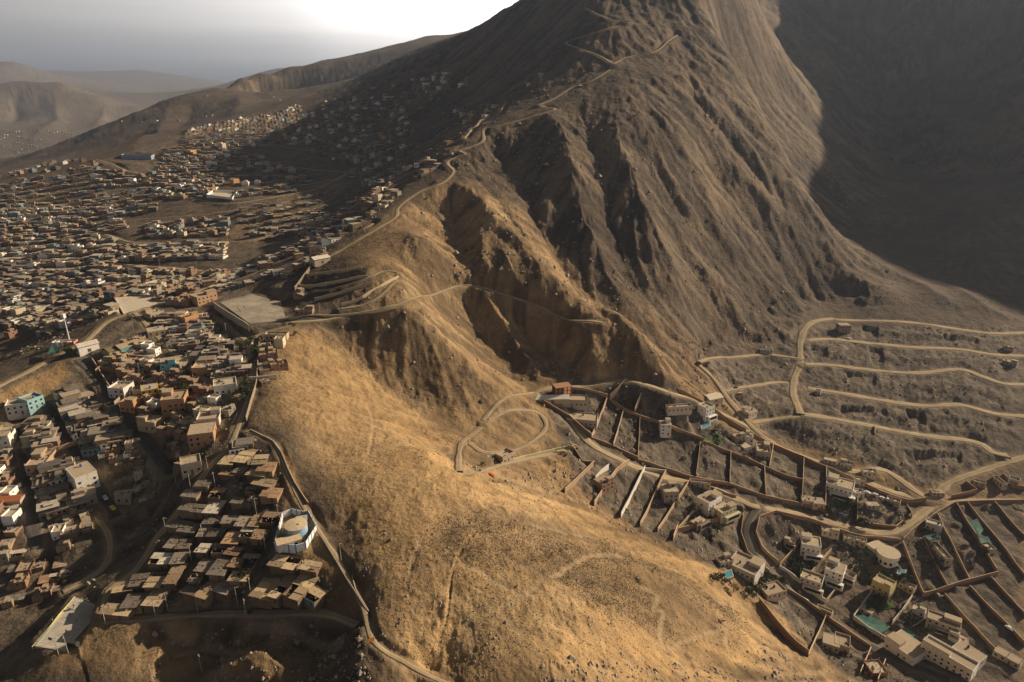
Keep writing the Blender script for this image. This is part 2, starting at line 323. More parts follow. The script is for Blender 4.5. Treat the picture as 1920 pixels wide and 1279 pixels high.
def add_road(pxl, width_, name='dirt_road', mat='dirt_road', bench=1.0, label=None, ribbon=True, lift=0.0):
    width = width_*0.68
    P = [hit(*q, G=PATHZ)[:2] for q in pxl]
    r = math.hypot(*P[0]); S = smooth_poly(P, max(2.5, r*0.006))
    S = np.array(S); z = samp(PATHZ, S[:,0], S[:,1]); z = boxfilter(z, 5)
    m0 = (GX > S[:,0].min()-4*width) & (GX < S[:,0].max()+4*width) & (GY > S[:,1].min()-4*width) & (GY < S[:,1].max()+4*width)
    ii = np.nonzero(m0)
    if len(ii[0]):
        x = GX[ii]; y = GY[ii]; bd = np.full(x.shape, 1e9); bz = np.zeros(x.shape)
        for k in range(len(S)-1):
            a, b = S[k], S[k+1]; dx, dy = b-a; l2 = dx*dx+dy*dy+1e-9
            near = (np.abs(x-(a[0]+b[0])/2) < 3.2*width+abs(dx)) & (np.abs(y-(a[1]+b[1])/2) < 3.2*width+abs(dy))
            q = np.nonzero(near)[0]
            if not len(q): continue
            t = np.clip(((x[q]-a[0])*dx+(y[q]-a[1])*dy)/l2, 0, 1)
            d = np.hypot(x[q]-a[0]-t*dx, y[q]-a[1]-t*dy); zz = z[k]*(1-t)+z[k+1]*t
            u = d < bd[q]; q2 = q[u]; bd[q2] = d[u]; bz[q2] = zz[u]
        ok = bd < 3.0*width
        cell = math.hypot(*S[len(S)//2])*0.0045
        hw = width*0.5*bench
        wgt_ = 1-smooth(hw+cell*0.5, hw*1.5+cell*1.5+0.8, bd)
        gi = (ii[0][ok], ii[1][ok]); w_ = wgt_[ok]
        cur = GZ[gi]; GZ[gi] = cur*(1-w_) + (bz[ok]+lift)*w_
        if ribbon: ROADM[gi] = np.maximum(ROADM[gi], 1-smooth(hw*0.9, hw*1.5+1.5, bd[ok]))
    if ribbon: roads.append((S, z+lift, width, name, mat, label))
PADS = {}
def pad(pxl, h=None, feather=4.0, dz=0.0):
    """level the ground inside a polygon of photo points"""
    P = [hit(*q, G=PATHZ) for q in pxl]
    z = (sum(p[2] for p in P)/len(P) if h is None else h) + dz
    PADS[tuple(pxl[0])] = [(p[0], p[1], z) for p in P]
    return pad_world([p[:2] for p in P], z, feather)
def pad_world(P, z, feather=4.0):
    xs = [p[0] for p in P]; ys = [p[1] for p in P]
    m = (GX > min(xs)-feather*2) & (GX < max(xs)+feather*2) & (GY > min(ys)-feather*2) & (GY < max(ys)+feather*2)
    x = GX[m]; y = GY[m]; ins = np.zeros(x.shape, bool); n = len(P)
    for i in range(n):
        x1, y1 = P[i]; x2, y2 = P[(i+1) % n]
        c = ((y1 > y) != (y2 > y)) & (x < (x2-x1)*(y-y1)/(y2-y1+1e-12)+x1); ins ^= c
    d, _, _ = seg_dist(x, y, list(P)+[P[0]])
    w_ = np.where(ins, 1.0, 1-smooth(0, feather, d)); GZ[m] = GZ[m]*(1-w_) + z*w_
    return z
# level places
pad([(213,571),(303,548),(332,555),(238,591)], dz=1.0, feather=6)           # white sports platform
pad([(408,572),(470,545),(530,562),(540,600),(470,622)], dz=0.3, feather=12)           # levelled quarry platform
pad([(180,300),(250,288),(320,298),(290,308),(200,308)], feather=12)                  # hilltop field
pad([(520,1035),(530,975),(575,960),(596,990),(572,1035)], feather=5)                 # reservoir yard
pad([(62,1215),(140,1118),(192,1120),(128,1222)], feather=4)                          # football court
pad([(380,372),(398,355),(445,358),(440,376)], feather=8)
# cuttings and building pits dug into the terraces
for q, dz in [([(1312,640),(1330,638),(1338,662),(1322,664)],-2.5),([(1398,628),(1422,630),(1436,652),(1412,654)],-2.5),([(1360,700),(1420,690),(1432,712),(1368,716)],-3),([(1618,612),(1644,614),(1644,634),(1620,632)],-2.5),
   ([(1630,652),(1652,656),(1656,680),(1634,676)],-2.5),([(1522,650),(1548,652),(1550,672),(1526,670)],-2),([(1578,762),(1660,768),(1662,780),(1580,776)],-2.5),([(1700,770),(1730,775),(1735,800),(1708,796)],-2.5),
   ([(1715,845),(1800,850),(1800,868),(1722,866)],-3),([(1590,700),(1640,704),(1640,720),(1592,716)],-1.5),([(1770,628),(1830,634),(1834,648),(1776,644)],-2),([(1380,735),(1400,733),(1406,748),(1386,750)],-1.5)]: pad(q, dz=dz, feather=1.5)
# roads: photo points, width in metres
RD = [
 ([(600,492),(640,468),(700,432),(742,408),(748,388),(790,358),(828,345),(850,322),(838,306),(860,290),(872,292),(862,283),(880,278),(905,268),(908,242),(940,235),(1000,218),(1040,205),(1010,200)], 5.5, 'ridge track winding up the crest'),
 ([(1010,200),(1040,185),(1075,163),(1110,152),(1140,133),(1150,124)], 5, 'upper track towards the summit'),
 ([(1150,124),(1130,108),(1090,92),(1062,80),(1100,68),(1140,55),(1175,46)], 5, 'switchback near the top of the mountain'),
 ([(1175,46),(1140,35),(1110,22),(1097,12)], 5, 'highest visible switchback'),
 ([(1150,124),(1170,108),(1195,103),(1225,102),(1250,82),(1270,64)], 4, 'faint path crossing behind the crest'),
 ([(545,605),(600,600),(650,595),(700,580),(745,572),(790,555),(830,545),(870,535),(920,545),(980,565),(1030,582),(1075,600),(1130,608)], 5, 'contour road round the dark gully'),
 ([(640,580),(690,572),(720,545),(745,525)], 5, 'short dirt road climbing to the flattened knob'),
 ([(590,548),(640,540),(690,520),(720,505),(745,515)], 4, 'terrace road on the knob'),
 ([(1055,762),(1010,745),(1000,737),(1030,727),(1080,728),(1110,722),(1160,712),(1210,718),(1260,735),(1310,752),(1350,775),(1400,800),(1450,832),(1520,868),(1600,895),(1680,925),(1730,935)], 8, 'dirt road looping round the top of the walled plots'),
 ([(1055,762),(1085,805),(1110,835),(1160,862),(1230,890),(1310,908),(1380,935),(1420,950),(1500,965),(1580,985),(1650,1000),(1700,985),(1750,950),(1830,940),(1925,940)], 9, 'main dirt road through the walled plots'),
 ([(1420,950),(1402,985),(1405,1020),(1430,1060),(1480,1110),(1540,1155),(1600,1195),(1680,1235),(1780,1275)], 9, 'curving paved street past the villas'),
 ([(1562,598),(1528,602),(1508,618),(1500,645),(1500,682),(1490,708),(1487,738),(1497,765),(1500,776)], 9, 'dirt road linking the terraces'),
 ([(1556,598),(1640,602),(1720,606),(1800,618),(1860,626),(1925,624)], 9.5, 'topmost terrace road'),
 ([(1515,638),(1560,636),(1640,645),(1720,652),(1800,655),(1860,665),(1925,668)], 9.5, 'second terrace road from the top'),
 ([(1510,683),(1560,685),(1640,695),(1720,700),(1800,692),(1840,705),(1880,720),(1925,722)], 9.5, 'third terrace road from the top'),
 ([(1515,728),(1580,738),(1660,752),(1740,762),(1800,758),(1860,775),(1925,782)], 9.5, 'fourth terrace road from the top'),
 ([(1500,775),(1560,785),(1640,800),(1740,818),(1830,828),(1860,850),(1890,855)], 9.5, 'lowest terrace road'),
 ([(1310,678),(1360,670),(1430,665),(1500,672)], 6, 'short terrace road on the left, upper'),
 ([(1355,735),(1400,725),(1450,718),(1495,720)], 6, 'short terrace road on the left, middle'),
 ([(1400,792),(1440,790),(1500,778)], 7, 'short terrace road on the left, lower'),
 ([(1310,678),(1340,715),(1370,755),(1405,795),(1440,830)], 7, 'rutted dirt road down to the long wall'),
 ([(1440,830),(1520,862),(1600,885),(1660,880),(1740,935),(1780,905),(1850,880),(1925,855)], 9, 'wide dirt road beneath the terraces'),
 ([(860,880),(862,840),(885,815),(930,780),(970,768),(1010,778),(1024,800),(1008,820),(975,842),(940,850),(905,845),(880,830)], 5, 'dirt track circling the low mound'),
 ([(860,880),(885,888),(920,880),(980,862),(1040,850),(1080,842)], 6, 'dirt track at the foot of the golden hill'),
 ([(1000,740),(960,740),(935,755),(905,790)], 5, 'steep cut road below the spur'),
 ([(540,610),(470,640),(475,690),(470,740),(445,800),(430,835),(390,880),(345,945),(300,1010),(250,1075),(205,1110),(190,1165)], 5, 'dusty lane down the left side of the sheds'),
 ([(462,808),(510,828),(530,862),(555,925),(600,1000),(640,1060),(680,1140),(700,1200),(760,1240),(850,1285)], 2.8, 'dirt lane between the sheds and the golden hill'),
 ([(190,1165),(260,1160),(340,1158),(420,1150),(520,1150),(600,1150),(670,1165)], 6, 'dusty road in front of the lowest sheds'),
 ([(-20,735),(60,695),(110,665),(160,640),(200,605),(250,585),(295,572),(340,556),(395,540),(470,515),(540,492),(596,484)], 6, 'dusty road along the edge of the shelf'),
 ([(250,585),(290,625),(330,665),(370,700),(420,735),(470,745)], 6, 'dusty street crossing the brick quarter'),
 ([(392,588),(425,610),(452,632),(470,640)], 6, 'dusty street below the levelled platform'),
 ([(180,965),(205,1010),(195,1060),(120,1115)], 5, 'dark track in the gully'),
 ([(560,350),(650,325),(600,320),(540,312),(480,300),(430,292),(380,290)], 5, 'curving road over the sunlit mound'),
 ([(650,325),(600,352),(540,365),(480,376),(430,382),(370,374),(330,362),(280,350)], 5, 'bright road along the foot of the sunlit mound'),
 ([(560,332),(480,328),(420,330)], 4, 'short road across the sunlit mound'),
 ([(180,300),(230,318),(270,328)], 4, 'dirt track below the hilltop field'),
 ([(170,418),(260,412),(350,405),(420,398),(500,385),(560,372)], 4, 'thin road across the slope below the mound'),
 ([(220,495),(280,500),(340,504),(380,508)], 5, 'pale road in the left-hand slum'),
 ([(150,430),(200,440),(245,455),(320,456),(400,455),(470,452),(510,440)], 4, 'contour road through the left-hand slum'),
 ([(560,440),(600,420),(650,395),(700,362),(760,330),(800,310)], 5, 'valley lane in the mountain shadow'),
 ([(340,258),(380,262),(410,260)], 3, 'small road on the far town crest'),
 ([(510,272),(560,280),(640,290)], 3, 'small road in the far town'),
 ([(700,415),(680,430),(640,440),(600,445)], 4, 'branch lane among the crest houses'),
 ([(950,190),(935,210),(900,230),(870,262)], 4, 'lane in the upper gully'),
]
for pxl, w, lab in RD:
    st = 'paved' in lab; add_road(pxl, w, 'street' if st else 'dirt_road', 'asphalt' if st else 'dirt_road', label=lab)
for pxl, w, lab in [([(150,672),(190,720),(240,790),(290,850),(320,890)], 9.5, 'long grey street through the brick quarter'),
    ([(85,750),(110,800),(150,860),(200,940),(218,975)], 9.5, 'shaded grey street with parked cars'),
    ([(38,795),(45,850),(52,910),(62,980),(70,1030)], 9.5, 'dark street at the left edge')]:
    add_road(pxl, w, 'street', 'asphalt', label=lab)
# footpaths worn in the golden hill: colour only, no bench
PATHS = [([(700,1080),(780,1070),(870,1060),(930,1090),(985,1120),(1010,1100),(1012,1092)],1.3),([(870,1160),(900,1150),(960,1130),(1008,1100)],1.3),([(1035,1082),(1070,1062),(1115,1042),(1160,1042)],1.4),([(1203,1102),(1235,1117),(1225,1145),(1245,1147),(1238,1180),(1245,1215),(1290,1200),(1345,1185)],1.2),([(1360,1205),(1362,1180),(1350,1180)],1.0),([(790,1010),(775,1050),(765,1080)],1.2),([(1000,985),(1060,1000),(1120,1010)],1.2),([(680,790),(740,810),(800,840),(850,845)],1.0),([(690,760),(700,800),(692,850)],1.0),([(880,1165),(888,1220)],1.2),([(470,1180),(560,1190),(640,1200)],1.6),([(330,1230),(400,1215),(470,1225)],1.4)]
ATTR_PATH = np.zeros_like(GZ)
for pxl, w in PATHS:
    P = smooth_poly([hit(*q, G=PATHZ)[:2] for q in pxl], 3.0); xs = [p[0] for p in P]; ys = [p[1] for p in P]
    m = (GX > min(xs)-6) & (GX < max(xs)+6) & (GY > min(ys)-6) & (GY < max(ys)+6)
    d, _, _ = seg_dist(GX[m], GY[m], P); k = 1-smooth(w*0.3, w*1.3, d)
    ATTR_PATH[m] = np.maximum(ATTR_PATH[m], k); GZ[m] -= 0.25*k
# rubble heaps in the empty terrace fields
gx2, gy2 = grads(PATHZ)
def inpoly(pxl, soft=6.0):
    P = [hit(*q, G=PATHZ)[:2] for q in pxl]; n = len(P)
    xs = [p[0] for p in P]; ys = [p[1] for p in P]; out = np.zeros(GZ.shape)
    m = (GX > min(xs)) & (GX < max(xs)) & (GY > min(ys)) & (GY < max(ys)); x = GX[m]; y = GY[m]; ins = np.zeros(x.shape, bool)
    for i in range(n):
        x1, y1 = P[i]; x2, y2 = P[(i+1) % n]
        ins ^= ((y1 > y) != (y2 > y)) & (x < (x2-x1)*(y-y1)/(y2-y1+1e-12)+x1)
    d, _, _ = seg_dist(x, y, list(P)+[P[0]]); out[m] = np.where(ins, smooth(0, soft, d), 0); return out
FIELD = inpoly([(1500,600),(1930,610),(1930,860),(1740,920),(1440,820),(1310,690),(1320,660)], 8)
VALL = inpoly([(1010,735),(1160,705),(1300,740),(1500,860),(1720,950),(1925,930),(1925,1290),(1620,1290),(1440,1130),(1330,1060),(1180,985),(1080,920)], 6)
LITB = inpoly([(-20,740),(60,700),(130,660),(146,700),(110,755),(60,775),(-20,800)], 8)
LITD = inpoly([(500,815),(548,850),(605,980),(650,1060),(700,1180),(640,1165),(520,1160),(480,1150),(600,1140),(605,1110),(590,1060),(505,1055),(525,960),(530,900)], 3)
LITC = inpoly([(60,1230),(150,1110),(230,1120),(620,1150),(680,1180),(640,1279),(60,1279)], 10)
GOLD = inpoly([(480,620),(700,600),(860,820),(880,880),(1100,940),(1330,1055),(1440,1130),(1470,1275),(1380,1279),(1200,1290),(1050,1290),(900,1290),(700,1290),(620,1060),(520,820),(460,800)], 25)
SCRUB = inpoly([(800,945),(1000,955),(1290,1085),(1420,1150),(1400,1235),(1150,1180),(1000,1095),(850,1085),(770,1020)], 14)
SCRUB = np.maximum(SCRUB, 0.8*inpoly([(570,610),(700,610),(850,800),(780,760),(660,690)], 10))
noroad = 1-ROADM
GZ += FIELD*noroad*((fbm(GX/9, GY/9, 3, 61)-0.45)*3.0 + (fbm(GX/2.5, GY/2.5, 2, 63)-0.5)*1.3)
GZ += VALL*noroad*(np.maximum(0, vnoise(GX/6.5, GY/6.5, 91)-0.68)*6.5 + (fbm(GX/12, GY/12, 3, 65)-0.5)*2.4 + (fbm(GX/2.5, GY/2.5, 2, 67)-0.5)*0.7)
GZ += GOLD*noroad*(np.maximum(0, vnoise(GX/1.9, GY/1.9, 71)-0.55)*0.7 + (S2*0.35))
# ------------------------------------------------------------------ materials
def mat(name, build):
    m = bpy.data.materials.new(name); m.use_nodes = True; t = m.node_tree; t.nodes.clear()
    o = t.nodes.new('ShaderNodeOutputMaterial'); b = t.nodes.new('ShaderNodeBsdfPrincipled'); t.links.new(b.outputs[0], o.inputs[0])
    b.inputs['Roughness'].default_value = 0.92; b.inputs['Specular IOR Level'].default_value = 0.15
    build(t, b); return m
def nd(t, k, **kw):
    n = t.nodes.new(k)
    for a, v in kw.items():
        if a in n.inputs: n.inputs[a].default_value = v
        else: setattr(n, a, v)
    return n
def noise(t, scale, detail=4, rough=0.6, vec=None):
    n = nd(t, 'ShaderNodeTexNoise'); n.inputs['Scale'].default_value = scale; n.inputs['Detail'].default_value = detail; n.inputs['Roughness'].default_value = rough
    if vec is not None: t.links.new(vec, n.inputs['Vector'])
    return n.outputs['Fac']
def ramp(t, fac, stops):
    r = nd(t, 'ShaderNodeValToRGB'); e = r.color_ramp.elements
    while len(e) < len(stops): e.new(0.5)
    for k, (p, c) in enumerate(stops): e[k].position = p; e[k].color = (*c, 1) if len(c) == 3 else c
    t.links.new(fac, r.inputs[0]); return r.outputs[0]
def mix(t, fac, a, b, mode='MIX'):
    m = nd(t, 'ShaderNodeMix'); m.data_type = 'RGBA'; m.blend_type = mode
    for s, v in ((0, fac), (6, a), (7, b)):
        if hasattr(v, 'is_output') or hasattr(v, 'links'): t.links.new(v, m.inputs[s])
        elif isinstance(v, (int, float)): m.inputs[s].default_value = v
        else: m.inputs[s].default_value = (*v, 1) if len(v) == 3 else v
    return m.outputs[2]
def mth(t, op, a, b=0.5, c=0.0, clamp=False):
    m = nd(t, 'ShaderNodeMath'); m.operation = op; m.use_clamp = clamp
    for s, v in ((0, a), (1, b), (2, c)):
        if isinstance(v, (int, float)): m.inputs[s].default_value = v
        else: t.links.new(v, m.inputs[s])
    return m.outputs[0]
def bump(t, b, h, strength=0.6, dist=1.0):
    n = nd(t, 'ShaderNodeBump'); n.inputs['Strength'].default_value = strength; n.inputs['Distance'].default_value = dist
    t.links.new(h, n.inputs['Height']); t.links.new(n.outputs[0], b.inputs['Normal'])
def pos(t): return nd(t, 'ShaderNodeNewGeometry').outputs['Position']

def m_ground(t, b):
    p = pos(t)
    at = nd(t, 'ShaderNodeAttribute'); at.attribute_name = 'soil'          # R gold with painted sunlit patches, G streak, B worn path
    sep = nd(t, 'ShaderNodeSeparateColor'); t.links.new(at.outputs['Color'], sep.inputs[0])
    g, s, w = sep.outputs[0], sep.outputs[1], sep.outputs[2]
    at2 = nd(t, 'ShaderNodeAttribute'); at2.attribute_name = 'soil2'       # R steep, G grey rubble and painted cloud shade on far hills, B town
    sep2 = nd(t, 'ShaderNodeSeparateColor'); t.links.new(at2.outputs['Color'], sep2.inputs[0])
    st, rub_shade, tw = sep2.outputs[0], sep2.outputs[1], sep2.outputs[2]
    n1 = noise(t, 0.012, 6, 0.65, p); n2 = noise(t, 0.11, 7, 0.7, p); n3 = noise(t, 0.7, 4, 0.7, p)
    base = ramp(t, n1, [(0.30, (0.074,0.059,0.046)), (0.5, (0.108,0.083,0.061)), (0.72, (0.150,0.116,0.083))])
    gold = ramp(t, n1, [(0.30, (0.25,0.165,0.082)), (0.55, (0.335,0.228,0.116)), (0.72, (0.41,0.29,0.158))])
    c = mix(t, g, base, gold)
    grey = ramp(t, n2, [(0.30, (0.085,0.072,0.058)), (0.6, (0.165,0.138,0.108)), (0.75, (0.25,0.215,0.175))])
    c = mix(t, mth(t, 'MULTIPLY', rub_shade, 0.75), c, grey)
    townc = ramp(t, n2, [(0.35, (0.10,0.082,0.064)), (0.65, (0.185,0.150,0.112))])
    c = mix(t, mth(t, 'MULTIPLY', tw, 0.8), c, townc)
    # streaks of scree down the slopes
    sv = ramp(t, s, [(0.40, (0.55,0.55,0.56)), (0.5, (1,1,1)), (0.60, (1.42,1.38,1.30))])
    c = mix(t, 0.85, c, sv, 'MULTIPLY')
    # stones, tufts and pebble speckle
    sp_ = ramp(t, n2, [(0.32, (0.62,0.60,0.58)), (0.5, (1,1,1)), (0.66, (1.28,1.25,1.2))])
    c = mix(t, 0.8, c, sp_, 'MULTIPLY')
    vo = nd(t, 'ShaderNodeTexVoronoi'); vo.inputs['Scale'].default_value = 0.55; t.links.new(p, vo.inputs['Vector'])
    dots = ramp(t, vo.outputs['Distance'], [(0.16, (0.42,0.38,0.33)), (0.34, (1,1,1))])
    patch = ramp(t, noise(t, 0.03, 3, 0.6, p), [(0.45, (0,0,0)), (0.6, (1,1,1))])
    c = mix(t, mth(t, 'MULTIPLY', patch, 0.8), c, mix(t, 1.0, c, dots, 'MULTIPLY'))
    pale = mix(t, n3, (0.36,0.28,0.18), (0.46,0.36,0.24))
    c = mix(t, mth(t, 'MULTIPLY', w, 0.36), c, pale)
    t.links.new(c, b.inputs['Base Color'])
    h = mth(t, 'ADD', mth(t, 'MULTIPLY', n2, 2.2), mth(t, 'MULTIPLY', n3, 0.45))
    vo2 = nd(t, 'ShaderNodeTexVoronoi'); vo2.inputs['Scale'].default_value = 0.33; t.links.new(p, vo2.inputs['Vector'])
    h = mth(t, 'SUBTRACT', h, mth(t, 'MULTIPLY', vo2.outputs['Distance'], 0.35))
    bump(t, b, h, 0.85, 1.0)
M = {}
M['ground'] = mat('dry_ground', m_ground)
def simple(c1, c2, scale=0.4, rough=0.9, bm=0.0, spec=0.15, detail=5):
    def f(t, b):
        p = pos(t); n = noise(t, scale, detail, 0.65, p)
        t.links.new(ramp(t, n, [(0.3, c1), (0.7, c2)]), b.inputs['Base Color'])
        b.inputs['Roughness'].default_value = rough; b.inputs['Specular IOR Level'].default_value = spec
        if bm: bump(t, b, n, 0.6, bm)
    return f
def m_road(c1, c2, edge):
    def f(t, b):
        p = pos(t); n = noise(t, 0.10, 5, 0.65, p); n2 = noise(t, 0.6, 4, 0.7, p); at = nd(t, 'ShaderNodeAttribute'); at.attribute_name = 'across'
        a = mth(t, 'ADD', mth(t, 'ABSOLUTE', at.outputs['Fac']), mth(t, 'MULTIPLY', mth(t, 'SUBTRACT', n2, 0.5), 0.55))
        c = ramp(t, n, [(0.3, c1), (0.7, c2)])
        c = mix(t, 0.8, c, ramp(t, a, [(0.22, (0.80,0.78,0.76)), (0.42, (1.1,1.1,1.08)), (0.58, (0.86,0.85,0.83)), (0.75, (1,1,1))]), 'MULTIPLY')
        c = mix(t, ramp(t, a, [(0.72, (0,0,0)), (0.98, (1,1,1))]), c, edge)
        t.links.new(c, b.inputs['Base Color']); bump(t, b, n2, 0.6, 0.4)
    return f
M['dirt_road'] = mat('dirt_road', m_road((0.30,0.235,0.15), (0.45,0.36,0.24), (0.20,0.155,0.105)))
M['asphalt'] = mat('asphalt', m_road((0.075,0.069,0.063), (0.14,0.13,0.115), (0.17,0.145,0.115)))

# ------------------------------------------------------------------ the ground sheet
gx, gy = grads(GZ); SL2 = np.hypot(*grads(PATHZ))
me = bpy.data.meshes.new('ground')
co = np.stack([GX, GY, GZ], -1).reshape(-1, 3).astype(np.float32)
me.vertices.add(len(co)); me.vertices.foreach_set('co', co.ravel())
I, J = np.meshgrid(np.arange(NR-1), np.arange(NT-1), indexing='ij')
a = (I*NT+J).ravel()
quads = np.stack([a, a+1, a+NT+1, a+NT], -1)[:, ::-1].astype(np.int32)
me.loops.add(quads.size); me.loops.foreach_set('vertex_index', quads.ravel())
me.polygons.add(len(quads)); me.polygons.foreach_set('loop_start', np.arange(0, quads.size, 4, dtype=np.int32))
me.polygons.foreach_set('loop_total', np.full(len(quads), 4, dtype=np.int32))
me.update(calc_edges=True)
me.polygons.foreach_set('use_smooth', np.ones(len(quads), dtype=bool))
def attr(name, r, g, b):
    ca = me.color_attributes.new(name, 'FLOAT_COLOR', 'POINT')
    v = np.stack([r, g, b, np.ones_like(r)], -1).reshape(-1, 4).astype(np.float32); ca.data.foreach_set('color', v.ravel())
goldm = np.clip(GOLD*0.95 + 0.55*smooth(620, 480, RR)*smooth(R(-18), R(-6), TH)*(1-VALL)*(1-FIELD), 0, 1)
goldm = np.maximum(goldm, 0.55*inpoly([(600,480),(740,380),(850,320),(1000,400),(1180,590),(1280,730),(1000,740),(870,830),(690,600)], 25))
goldm = np.maximum(goldm, 0.45*inpoly([(560,352),(645,325),(660,350),(470,470),(400,440)], 20))  # sunlit slope of the mound painted into the gold tint
goldm = np.maximum.reduce([goldm, LITB*0.9, LITC*0.6, LITD*0.75])*(1-0.42*SCRUB)  # LIT masks paint sunlit ground as golder, paler soil
townm = np.maximum.reduce([inpoly([(-60,730),(130,660),(240,560),(560,480),(560,600),(470,640),(450,800),(640,1060),(680,1180),(640,1240),(560,1279),(-100,1279)], 10),
    inpoly([(-60,400),(180,300),(400,240),(560,200),(700,250),(650,330),(760,330),(620,480),(300,560),(-60,640)], 30)*0.6])
streak = 0.5 + np.clip(S1*0.9*steep + S2*0.8 + S3*0.5*steep, -0.3, 0.3)*(1-0.7*np.clip(GOLD, 0, 1))*(0.35+0.65*steep)
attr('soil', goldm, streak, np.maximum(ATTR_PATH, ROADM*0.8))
attr('soil2', SL2, np.clip(FIELD*1.0+VALL*0.95+0.9*smooth(3000, 4200, RR), 0, 1), townm*(1-LITB)*(1-0.8*LITC)*(1-0.9*LITD))  # far hills greyed: cloud shade painted into the ground colour
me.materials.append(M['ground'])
ground = bpy.data.objects.new('ground', me); C.objects.link(ground); ground['kind'] = 'structure'

# road ribbons
def mesh_obj(name, verts, faces, material, parent=None, smooth_=False):
    m = bpy.data.meshes.new(name); m.from_pydata([tuple(map(float, v)) for v in verts], [], faces); m.update()
    if material: m.materials.append(material)
    if smooth_: m.polygons.foreach_set('use_smooth', [True]*len(m.polygons))
    o = bpy.data.objects.new(name, m); C.objects.link(o)
    if parent: o.parent = parent
    return o
for S, z, w, name, mt, lab in roads:
    n = len(S); T = np.gradient(S, axis=0); T /= (np.linalg.norm(T, axis=1)[:,None]+1e-9); Nn = np.stack([T[:,1], -T[:,0]], -1)
    wv = w*0.5*(1+0.25*(vnoise(S[:,0]/14, S[:,1]/14, 3)-0.5)*2+0.22*(vnoise(S[:,0]/4, S[:,1]/4, 4)-0.5)*2)
    lift = 0.05 + 0.00035*np.hypot(S[:,0], S[:,1])*(1+2.2*smooth(0.25, 0.5, samp(SL, S[:,0], S[:,1]))); V = []; ks = (-1.25, -1.0, -0.5, 0, 0.5, 1.0, 1.25)
    for k in ks:
        q = S + Nn*(wv*k)[:,None]; zz = z + lift*(1 if abs(k) < 0.9 else 0.6) - (1.0 if abs(k) > 1.1 else 0)
        V.append(np.column_stack([q, zz]))
    V = np.stack(V, 1).reshape(-1, 3); Fc = []
    for i in range(n-1):
        for k in range(6):
            a0 = i*7+k; Fc.append((a0, a0+7, a0+8, a0+1))
    o = mesh_obj(name, V, Fc, M[mt], smooth_=True); o['kind'] = 'structure'
    fa = o.data.attributes.new('across', 'FLOAT', 'POINT'); fa.data.foreach_set('value', np.tile(np.array(ks, dtype=np.float32), n))
    if lab: o['label'] = lab
# ------------------------------------------------------------------ building kit
def m_paint(t, b):      # the object's own paint or plaster, weathered
    oi = nd(t, 'ShaderNodeObjectInfo'); p = pos(t)
    n = noise(t, 0.9, 5, 0.7, p); n2 = noise(t, 4.5, 4, 0.6, p)
    c = mix(t, 1.0, oi.outputs['Color'], ramp(t, n, [(0.28, (0.66,0.62,0.58)), (0.48, (1,1,1)), (0.75, (1.08,1.07,1.05))]), 'MULTIPLY')
    c = mix(t, 0.4, c, ramp(t, n2, [(0.3, (0.7,0.68,0.65)), (0.52, (1,1,1))]), 'MULTIPLY')
    t.links.new(c, b.inputs['Base Color']); bump(t, b, n2, 0.4, 0.12)
M['paint'] = mat('weathered_plaster', m_paint)
def m_sheet(t, b):      # corrugated sheet under dust
    oi = nd(t, 'ShaderNodeObjectInfo'); tc = nd(t, 'ShaderNodeTexCoord'); p = pos(t)
    wv = nd(t, 'ShaderNodeTexWave'); wv.inputs['Scale'].default_value = 1.3; wv.inputs['Distortion'].default_value = 0.3; t.links.new(tc.outputs['Object'], wv.inputs['Vector'])
    n = noise(t, 0.5, 5, 0.7, p); n2 = noise(t, 2.6, 4, 0.65, p)
    c = mix(t, 1.0, oi.outputs['Color'], ramp(t, n2, [(0.32, (0.58,0.52,0.46)), (0.52, (1,1,1)), (0.7, (1.15,1.12,1.05))]), 'MULTIPLY')
    c = mix(t, mth(t, 'MULTIPLY', n, 0.55), c, (0.34,0.26,0.17))
    t.links.new(c, b.inputs['Base Color']); b.inputs['Roughness'].default_value = 0.75; bump(t, b, wv.outputs['Fac'], 0.5, 0.08)
M['sheet'] = mat('corrugated_sheet', m_sheet)
def m_far(t, b):
    at = nd(t, 'ShaderNodeAttribute'); at.attribute_name = 'tint'; p = pos(t)
    c = mix(t, 1.0, at.outputs['Color'], ramp(t, noise(t, 0.6, 3, 0.6, p), [(0.3, (0.7,0.68,0.66)), (0.6, (1,1,1))]), 'MULTIPLY')
    t.links.new(c, b.inputs['Base Color'])
M['far'] = mat('far_plaster', m_far)
M['glass'] = mat('dark_glass', lambda t, b: (b.inputs['Base Color'].__setattr__('default_value', (0.02,0.022,0.025,1)), b.inputs['Roughness'].__setattr__('default_value', 0.25)))
M['wood'] = mat('old_wood', simple((0.10,0.065,0.04), (0.20,0.14,0.09), 1.5))
M['pole'] = mat('concrete_pole', simple((0.36,0.33,0.28), (0.46,0.42,0.36), 1.0))
M['leaf'] = mat('foliage', simple((0.030,0.042,0.018), (0.075,0.085,0.038), 1.2))
M['scrub'] = mat('dry_scrub', simple((0.085,0.060,0.030), (0.19,0.135,0.065), 0.6))
M['rock'] = mat('grey_rock', simple((0.20,0.17,0.135), (0.40,0.35,0.29), 0.8))
M['lawn'] = mat('lawn', simple((0.035,0.065,0.015), (0.075,0.11,0.03), 0.5))
M['pool'] = mat('pool_water', lambda t, b: (b.inputs['Base Color'].__setattr__('default_value', (0.08,0.30,0.40,1)), b.inputs['Roughness'].__setattr__('default_value', 0.08)))
M['net'] = mat('green_net', simple((0.03,0.10,0.085), (0.10,0.19,0.155), 0.5))
M['concrete'] = mat('pale_concrete', simple((0.36,0.33,0.28), (0.52,0.48,0.41), 0.35, bm=0.1))
M['gravel'] = mat('pale_gravel', simple((0.20,0.175,0.14), (0.42,0.37,0.30), 0.09, bm=0.8))
M['tyre'] = mat('black_rubber', simple((0.02,0.02,0.02), (0.03,0.03,0.03), 2))
